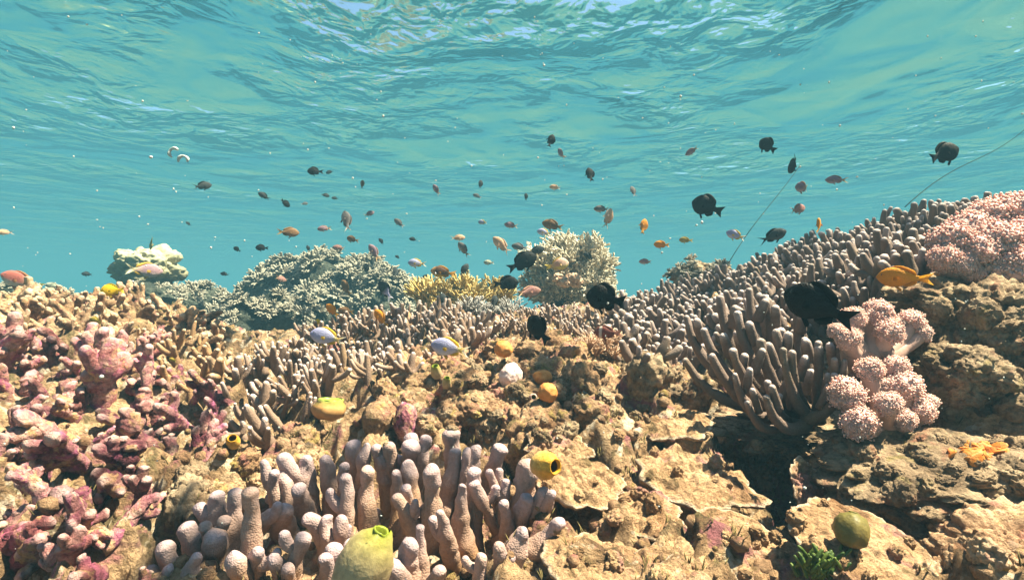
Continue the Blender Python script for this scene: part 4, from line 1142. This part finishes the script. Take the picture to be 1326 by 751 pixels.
# kind: geometry args (depth, width, fork, dorsal, anal, tail height), body ramp, belly, fins (root, edge), tail (root, edge), eye ring
KIND = {
 'black': dict(g=(.50, .17, .5, .085, .085, .30), ramp=[(0, K_), (.7, (.004, .0045, .006)), (1, K_)], fin=(K_, (.003, .004, .005)), tail=(K_, (.004, .0045, .006)), ring=(.02, .02, .025)),
 'blackdeep': dict(g=(.62, .18, .35, .10, .11, .36), ramp=[(0, K_), (1, (.004, .0045, .006))], fin=(K_, (.003, .004, .005)), tail=(K_, (.004, .005, .007)), ring=(.02, .02, .025)),
 'chromis': dict(g=(.42, .16, 1.1, .07, .06, .34), ramp=[(0, (.03, .035, .04)), (.6, (.045, .05, .05)), (1, (.02, .022, .025))], belly=(.09, .09, .085), fin=((.02, .022, .025), (.015, .018, .02)), tail=((.02, .022, .025), (.03, .032, .036)), ring=(.05, .05, .05)),
 'grey': dict(g=(.40, .16, .9, .06, .05, .30), ramp=[(0, (.10, .09, .09)), (.6, (.17, .15, .15)), (1, (.20, .17, .16))], belly=(.36, .32, .32), fin=((.10, .09, .09), (.2, .18, .18)), tail=((.2, .18, .18), (.5, .46, .44)), ring=(.25, .22, .2)),
 'anthias': dict(g=(.36, .15, 1.2, .06, .06, .32), ramp=[(0, (.40, .20, .15)), (.35, (.32, .15, .14)), (.7, (.40, .22, .18)), (1, (.55, .30, .16))], belly=(.55, .38, .33), fin=((.42, .2, .16), (.6, .34, .24)), tail=((.5, .3, .18), (.65, .42, .25)), ring=(.4, .2, .25)),
 'mauve': dict(g=(.38, .15, 1.0, .06, .06, .30), ramp=[(0, (.30, .18, .20)), (.5, (.26, .17, .22)), (.85, (.42, .25, .18)), (1, (.6, .34, .14))], belly=(.46, .35, .38), fin=((.3, .19, .22), (.5, .3, .2)), tail=((.55, .3, .14), (.65, .42, .2)), ring=(.4, .3, .36)),
 'brown': dict(g=(.42, .16, .8, .06, .05, .30), ramp=[(0, (.24, .13, .06)), (.5, (.17, .09, .045)), (1, (.24, .14, .05))], belly=(.32, .2, .12), fin=((.2, .11, .05), (.3, .17, .06)), tail=((.24, .14, .05), (.34, .22, .08)), ring=(.3, .2, .1)),
 'peach': dict(g=(.37, .15, 1.1, .06, .05, .30), ramp=[(0, (.62, .36, .22)), (1, (.68, .42, .26))], belly=(.72, .56, .46), fin=((.6, .4, .28), (.7, .5, .36)), tail=((.6, .42, .3), (.72, .56, .42)), ring=(.5, .4, .4)),
 'orange': dict(g=(.43, .17, .5, .055, .055, .25), ramp=[(0, (.66, .24, .015)), (.6, (.70, .27, .015)), (1, (.74, .36, .03))], fin=((.62, .24, .01), (.7, .32, .02)), tail=((.7, .34, .02), (.76, .42, .06)), ring=(.5, .18, .01)),
 'yellow': dict(g=(.56, .17, .3, .08, .08, .30), ramp=[(0, (.70, .44, .01)), (.8, (.74, .48, .01)), (1, (.74, .52, .03))], fin=((.6, .42, .01), (.30, .24, .01)), tail=((.74, .52, .03), (.76, .58, .06)), ring=(.3, .22, .01)),
 'olive': dict(g=(.42, .16, .6, .06, .05, .26), ramp=[(0, (.36, .26, .06)), (1, (.44, .32, .05))], belly=(.5, .4, .16), fin=((.36, .28, .05), (.42, .34, .06)), tail=((.4, .32, .06), (.46, .38, .1)), ring=(.2, .15, .05)),
 'lavender': dict(g=(.44, .17, .9, .055, .06, .30), ramp=[(0, (.30, .30, .50)), (.3, (.36, .36, .56)), (.62, (.42, .40, .56)), (.72, (.62, .48, .20)), (1, (.72, .50, .10))], belly=(.56, .54, .66), fin=((.66, .44, .04), (.74, .52, .06)), tail=((.70, .50, .12), (.62, .60, .56)), ring=(.3, .3, .4)),
 'lilacback': dict(g=(.43, .16, .9, .06, .06, .30), ramp=[(0, (.03, .03, .035)), (.42, (.04, .04, .045)), (.58, (.48, .42, .62)), (1, (.62, .56, .72))], fin=((.03, .03, .035), (.05, .05, .06)), tail=((.5, .46, .6), (.7, .66, .74)), ring=(.05, .05, .06)),
 'striped': dict(g=(.42, .17, .5, .06, .06, .28), ramp=[(0, (.60, .30, .10)), (.12, (.62, .30, .08)), (.22, (.10, .05, .03)), (.62, (.12, .055, .03)), (.8, (.55, .26, .04)), (1, (.65, .34, .05))], belly=(.66, .42, .04), fin=((.40, .16, .02), (.6, .3, .03)), tail=((.6, .3, .04), (.66, .4, .1)), ring=(.5, .4, .3), belly_at=(-.14, -.06)),
 'redback': dict(g=(.44, .17, .5, .06, .05, .28), ramp=[(0, (.44, .13, .10)), (.45, (.36, .10, .08)), (.75, (.44, .30, .20)), (1, (.46, .42, .10))], belly=(.58, .52, .46), fin=((.34, .08, .06), (.46, .22, .08)), tail=((.45, .40, .10), (.42, .44, .10)), ring=(.4, .2, .2), belly_at=(-.12, -.03)),
 'parrot': dict(g=(.40, .17, .8, .06, .05, .34), ramp=[(0, (.42, .24, .26)), (.5, (.34, .2, .24)), (.8, (.5, .36, .2)), (1, (.6, .52, .3))], belly=(.62, .48, .44), fin=((.60, .34, .03), (.66, .42, .06)), tail=((.6, .52, .3), (.68, .64, .5)), ring=(.5, .3, .3)),
 'dome': dict(g=(.52, .17, .3, .05, .05, .26), ramp=[(0, (.68, .52, .40)), (.5, (.66, .36, .26)), (1, (.66, .5, .1))], belly=(.72, .58, .16), fin=((.66, .46, .3), (.72, .5, .1)), tail=((.66, .5, .1), (.72, .6, .2)), ring=(.3, .2, .1), belly_at=(-.10, -.04)),
 'maroon': dict(g=(.46, .17, .3, .06, .06, .28), ramp=[(0, (.20, .06, .05)), (.2, (.20, .06, .05)), (.24, (.6, .5, .44)), (.30, (.6, .5, .44)), (.34, (.18, .05, .04)), (1, (.22, .08, .06))], fin=((.2, .06, .05), (.3, .12, .08)), tail=((.24, .1, .08), (.4, .2, .14)), ring=(.3, .1, .08)),
 'pale': dict(g=(.42, .16, .8, .06, .05, .30), ramp=[(0, (.5, .5, .4)), (.5, (.42, .44, .34)), (1, (.55, .52, .4))], belly=(.68, .66, .56), fin=((.5, .5, .4), (.6, .58, .45)), tail=((.5, .5, .4), (.6, .58, .45)), ring=(.3, .3, .2)),
}
for nm, k in KIND.items():
    k['geo'] = fish_geo(*k['g'])
    k['mb'] = mat_fish(nm + '_fish_skin', k['ramp'], k.get('belly'), belly_at=k.get('belly_at', (-.16, -.02)))
    k['mf'] = mat_fin(nm + '_fish_fin', *k['fin']); k['mt'] = mat_fin(nm + '_fish_tail', *k['tail'])
    k['mr'] = mat_simple(nm + '_eye_ring', k['ring'], k['ring'])
    k['me'] = {}
    for part, gg in k['geo'].items():
        mt = {'body': k['mb'], 'tail_fin': k['mt'], 'eye': MEYE, 'eye_ring': k['mr']}.get(part, k['mf'])
        for bi, bend in enumerate((-.55, 0.0, .5)):
            L_ = []
            for q in (gg if isinstance(gg, list) else [gg]):
                Vb_ = q.V.copy(); d_ = np.maximum(0, .12 - Vb_[:, 0]); Vb_[:, 1] += bend * d_ ** 2
                L_.append(mesh(part, G(Vb_, q.Q, q.T, q.A), mt))
            k['me'][(part, bi)] = L_

def fish(px, py, lpx, ang, yaw, Y, kind, label, group):
    """ang: nose direction in the picture (0 right, 90 up); yaw: turn towards (-) or away from (+) the lens"""
    k = KIND[kind]
    ray = P(px, py, Y).normalized()
    rt = ray.cross(Vector((0, 0, 1))).normalized(); upr = rt.cross(ray)
    L = lpx / F_PX * Y * math.sqrt(rt.x ** 2) / max(.35, math.cos(R(yaw)))
    a, w = R(ang), R(yaw)
    nose = (rt * math.cos(a) * math.cos(w) + ray * math.sin(w) + upr * math.sin(a) * math.cos(w)).normalized()
    ref = Vector((0, 0, 1)) if abs(nose.z) < .85 else Vector((1 if (ang % 180) < 90 else -1, 0, .15))
    if 90 < ang < 270 and abs(nose.z) >= .85: ref = Vector((1, 0, .15)) if ang < 180 else Vector((-1, 0, .15))
    upv = (ref - nose * ref.dot(nose)).normalized()
    side = upv.cross(nose)
    rot = Matrix((nose, side, upv)).transposed().to_4x4()
    root = empty('fish', P(px, py, Y))
    root.matrix_basis = TRS(P(px, py, Y), rot, L)
    tag(root, label, 'fish', group)
    bi = int(px * 7 + py * 3) % 3
    for (part, b_), ms in k['me'].items():
        if b_ != bi: continue
        if lpx < 14 and part in ('pelvic_fin', 'pectoral_fin', 'eye', 'eye_ring'): continue
        if part == 'eye_ring': continue
        for i, me in enumerate(ms):
            o = link(part, me, root)
            if part == 'eye':
                link('eye_ring', k['me'][('eye_ring', bi)][i], o)
    return root

BLK, DRK, ORG, PNK, LAV, MIX = ('big black fish over the right reef', 'small dark fish in open water', 'orange and yellow damselfish', 'pinkish and brown schooling fish',
                               'lavender fish', 'large odd-coloured reef fish')
FISH = [
 # right side
 (994, 189, 27, 140, 25, 2.0, 'blackdeep', 'black deep-bodied fish high in open water, just above a thin slanting line', BLK),
 (1028, 213, 27, 236, 40, 2.0, 'black', 'slim black fish touching the upper part of the thin line by the two pink fish', BLK),
 (1221, 200, 44, 18, 30, 1.5, 'blackdeep', 'round black fish beside the thin line that runs off the right edge', BLK),
 (916, 268, 44, 158, 10, 1.8, 'blackdeep', 'black fish in clear water above the yellow-orange trio, tail to the right', BLK),
 (785, 387, 54, 170, 10, 1.12, 'blackdeep', 'large black fish with a small pale scratch before the cream bush', BLK),
 (1060, 397, 104, 156, 18, .80, 'black', 'largest black fish, swimming in front of the right-hand grey fingers beside pink soft coral', BLK),
 (697, 427, 42, 128, 22, 1.10, 'blackdeep', 'black oval fish hanging above the tan lumps, below the cream bush', BLK),
 (1001, 306, 38, 22, 15, 1.7, 'chromis', 'dark grey fish with ragged fins just above the grey finger skyline', BLK),
 (655, 367, 34, 4, 10, 1.9, 'black', 'black fork-tailed fish low beside the left foot of the cream bush', BLK),
 (676, 340, 42, 26, 10, 2.0, 'black', 'black-green fish pointing up across the left side of the cream bush', BLK),
 (694, 325, 24, 18, 10, 2.3, 'chromis', 'dark grey fish just behind the black-green one at the cream bush', BLK),
 (1083, 233, 30, 176, 10, 1.9, 'mauve', 'pale pink fish with yellow tail high on the right, above the grey fingers', PNK),
 (1040, 243, 22, 170, 55, 1.9, 'mauve', 'foreshortened pink fish just below the slim black one', PNK),
 (1033, 271, 20, 10, 55, 1.9, 'anthias', 'foreshortened brownish-pink fish under the other foreshortened one', PNK),
 (953, 305, 28, 158, 10, 1.9, 'lavender', 'lavender fish with yellow rear above the right skyline, below the black fish', LAV),
 (1061, 293, 22, 100, 50, 1.6, 'orange', 'orange fish end-on among the finger tips of the right skyline', ORG),
 (896, 196, 20, 208, 10, 2.4, 'mauve', 'small pink fish with orange tail alone near the upper right glints', PNK),
 (1170, 360, 74, 177, 8, .95, 'orange', 'biggest orange fish, in front of the grey fingers left of the pink dome', ORG),
 # centre
 (833, 294, 22, 78, 20, 2.3, 'orange', 'orange fish swimming straight up right of the cream bush', ORG),
 (857, 317, 22, 175, 15, 2.2, 'orange', 'bright orange fish in the middle of the trio right of the cream bush', ORG),
 (888, 311, 18, 176, 15, 2.3, 'olive', 'olive-yellow fish at the right of the trio beyond the cream bush', ORG),
 (836, 339, 18, 178, 10, 2.8, 'mauve', 'hazy mauve fish low between cream bush and right slope', PNK),
 (722, 343, 30, 12, 15, 2.1, 'dome', 'yellow-bellied fish with a pink back in front of the cream bush', MIX),
 (684, 378, 34, 8, 15, 2.0, 'anthias', 'faded mauve fish low in front of the cream bush', PNK),
 (716, 292, 30, 165, 10, 2.4, 'brown', 'reddish-brown fish just above the top left of the cream bush', PNK),
 (705, 301, 20, 170, 10, 2.8, 'lavender', 'bluish fish partly behind the reddish-brown one over the bush', LAV),
 (662, 292, 19, 170, 10, 2.6, 'mauve', 'mauve fish with tan tail left of the reddish-brown one', PNK),
 (779, 271, 21, 176, 10, 2.6, 'grey', 'grey fish overlapping the upright pale pink one above the bush', PNK),
 (787, 283, 28, 74, 15, 2.5, 'peach', 'pale pink fish standing upright with its tail over the cream bush', PNK),
 (719, 243, 16, 172, 20, 2.8, 'peach', 'bright peach fish in open water high above the cream bush', PNK),
 (764, 227, 20, 104, 20, 2.4, 'black', 'upright black fish right of the peach one', DRK),
 (820, 248, 15, 112, 25, 2.8, 'grey', 'upright grey-brown fish alone in the water above the orange trio', DRK),
 (681, 255, 10, 92, 20, 3.2, 'chromis', 'tiny upright dark fish left of the peach one', DRK),
 (713, 183, 18, 72, 20, 2.5, 'black', 'topmost upright black fish near the middle of the picture', DRK),
 (726, 199, 14, 120, 45, 2.8, 'mauve', 'round mauve fish just under the topmost black one', PNK),
 (650, 318, 32, 138, 15, 2.3, 'peach', 'beige fish heading up-left at the left side of the cream bush', PNK),
 (673, 320, 22, 170, 10, 3.0, 'grey', 'hazy grey fish between the beige fish and the bush', PNK),
 (762, 332, 15, 150, 20, 2.3, 'chromis', 'small dark fish in front of the right half of the cream bush', DRK),
 (640, 391, 18, 84, 25, 1.95, 'chromis', 'grey upright fish over the grey branching thicket', DRK),
 (786, 431, 34, 178, 20, 1.12, 'maroon', 'maroon fish with a white bar half hidden among pinkish fingers', MIX),
 (633, 340, 14, 178, 10, 3.0, 'pale', 'small pale lilac fish low in the water above the golden clump', PNK),
 # middle left, open water
 (408, 222, 21, 184, 10, 2.6, 'black', 'black spiky-finned fish highest of the dark ones at left centre', DRK),
 (427, 223, 11, 200, 10, 4.0, 'chromis', 'faint grey fish directly behind the tail of the highest spiky black one', DRK),
 (342, 254, 18, 152, 10, 2.7, 'chromis', 'dark fish with spread tail, left of its small black neighbour', DRK),
 (369, 263, 16, 322, 15, 2.7, 'black', 'small black fish diving to the right beside the spread-tailed one', DRK),
 (421, 253, 12, 350, 10, 3.3, 'chromis', 'small dark spiky fish with a fainter one at its right', DRK),
 (434, 257, 10, 175, 10, 4.3, 'chromis', 'faint teal-grey fish right of a small dark spiky one', DRK),
 (394, 264, 10, 10, 10, 4.3, 'grey', 'faint grey fish above a white speck at left centre', DRK),
 (469, 239, 12, 88, 25, 3.0, 'brown', 'tiny upright brown fish near the middle left of the water', DRK),
 (478, 277, 15, 22, 15, 2.9, 'mauve', 'small mauve fish right of the grey upright one with a white nose', PNK),
 (449, 287, 30, 102, 20, 2.3, 'grey', 'grey-brown upright fish with pale nose, largest at left centre', PNK),
 (373, 301, 30, 358, 10, 2.3, 'brown', 'brown fish swimming right, left of the pinkish one', PNK),
 (420, 296, 19, 188, 12, 2.6, 'mauve', 'pinkish-grey fish with light tail beside the grey upright one', PNK),
 (456, 310, 15, 165, 40, 2.7, 'brown', 'rounded brown fish just under the grey upright one', PNK),
 (439, 321, 18, 176, 15, 3.1, 'anthias', 'hazy brownish fish above the wide distant coral head', PNK),
 (485, 327, 26, 124, 15, 2.4, 'mauve', 'dark mauve fish with orange tail pointing up-left above the distant coral head', PNK),
 (517, 289, 17, 142, 15, 3.0, 'grey', 'bluish-grey fish with a white tail in mid water', DRK),
 (540, 341, 24, 176, 12, 2.5, 'lavender', 'lavender fish with orange tail above the golden clump, left of the striped one', LAV),
 (574, 353, 34, 172, 12, 2.2, 'striped', 'dark-banded orange fish with yellow belly and white nose above the golden clump', MIX),
 (601, 350, 20, 58, 15, 2.4, 'chromis', 'dark grey fish pointing up just right of the banded orange one', DRK),
 (565, 246, 16, 122, 25, 2.8, 'mauve', 'mauve-pink fish alone in mid water left of a pale glint', PNK),
 (622, 239, 12, 86, 25, 3.0, 'chromis', 'thin upright dark fish beside the pale glint', DRK),
 (618, 254, 12, 160, 15, 4.2, 'grey', 'faint grey fish under the thin upright one', DRK),
 (625, 288, 12, 176, 30, 2.9, 'lavender', 'small round lavender fish in mid water', LAV),
 (593, 308, 19, 2, 12, 2.6, 'peach', 'peach fish swimming right, just over the tan one', PNK),
 (600, 323, 23, 124, 12, 2.5, 'grey', 'tan-grey fish heading up-left under the peach one', PNK),
 (535, 310, 11, 170, 20, 3.0, 'chromis', 'small dark grey fish right of the dark mauve one', DRK),
 (494, 313, 11, 130, 20, 3.2, 'chromis', 'tiny dark fish slanting above the dark mauve one', DRK),
 (515, 333, 8, 150, 20, 3.4, 'chromis', 'tiny teal-dark fish over the right end of the distant coral head', DRK),
 (339, 321, 17, 180, 12, 2.6, 'black', 'black spiky fish low in the water above the distant coral head at left', DRK),
 (307, 323, 11, 150, 25, 2.9, 'black', 'small black fish left of the low spiky one', DRK),
 (399, 322, 10, 108, 20, 3.0, 'chromis', 'thin upright black fish just over the distant coral head', DRK),
 (474, 348, 15, 96, 25, 2.8, 'chromis', 'dark upright fish on top of the distant coral head', DRK),
 (512, 354, 16, 92, 30, 2.7, 'chromis', 'dark fish hovering at the right end of the distant coral head', DRK),
 (553, 359, 12, 172, 30, 3.2, 'chromis', 'faint dark fish low at the left of the banded orange one', DRK),
 (448, 373, 24, 120, 35, 2.4, 'brown', 'brown fish before the face of the distant coral head', PNK),
 (500, 377, 32, 128, 20, 2.2, 'lilacback', 'dark-headed fish with a lilac-white rear half above the brown finger coral', MIX),
 (363, 361, 17, 340, 30, 2.8, 'anthias', 'pinkish-brown fish at the left end of the distant coral head', PNK),
 (574, 388, 18, 98, 20, 2.2, 'chromis', 'grey upright fish in front of the golden clump', DRK),
 (431, 402, 24, 138, 25, 1.75, 'orange', 'golden-orange fish left of the upper lavender fish', ORG),
 (448, 403, 22, 172, 20, 2.0, 'brown', 'dull brown fish touching the tail of the golden-orange one', PNK),
 (493, 412, 28, 124, 15, 1.65, 'orange', 'golden-orange fish tilted nose up over brown finger tips', ORG),
 (413, 417, 12, 178, 20, 1.7, 'yellow', 'tiny yellow fish just above the left lavender fish', ORG),
 (425, 437, 50, 165, 12, 1.35, 'lavender', 'pale-tailed lavender fish over brown finger coral, left of the yellow-tailed one', LAV),
 (583, 451, 52, 168, 12, 1.15, 'lavender', 'lavender fish with a yellow back and tail above the tan knobbly lumps', LAV),
 # left
 (262, 241, 26, 12, 12, 2.5, 'chromis', 'dark grey spiky fish alone in the left half of the water', DRK),
 (244, 290, 9, 140, 15, 3.5, 'chromis', 'tiny slanting dark fish under the lone dark grey one', DRK),
 (113, 355, 16, 176, 12, 3.6, 'chromis', 'hazy dark fish low at left above the yellow one', DRK),
 (291, 355, 12, 170, 20, 2.9, 'chromis', 'faint grey fish right of the cream leather coral', DRK),
 (196, 315, 21, 262, 30, 2.8, 'olive', 'olive-tan fish head down right above the cream leather coral', PNK),
 (6, 301, 24, 184, 15, 2.3, 'peach', 'peach fish cut by the left edge of the picture', PNK),
 (27, 364, 58, 156, 15, 1.9, 'redback', 'red-backed fish with white belly and yellow-green tail at the left edge', MIX),
 (69, 370, 21, 170, 20, 2.3, 'pale', 'small pale greenish fish behind the red-backed one', PNK),
 (146, 376, 33, 182, 12, 1.40, 'yellow', 'bright yellow fish with dark fin edges over the left rubble', ORG),
 (186, 350, 52, 356, 12, 2.6, 'parrot', 'purplish-pink fish with yellow fins before the cream leather coral', MIX),
 (125, 416, 20, 160, 45, 1.22, 'olive', 'olive-yellow fish tucked into the left rubble under the bright yellow one', ORG),
 (211, 418, 18, 174, 25, 1.4, 'brown', 'orange-brown fish at the right end of the left rubble', ORG),
 (224, 466, 12, 160, 30, .95, 'olive', 'tiny yellow-brown fish before the knobbly tan finger clump', ORG),
]
for f in FISH: fish(*f)
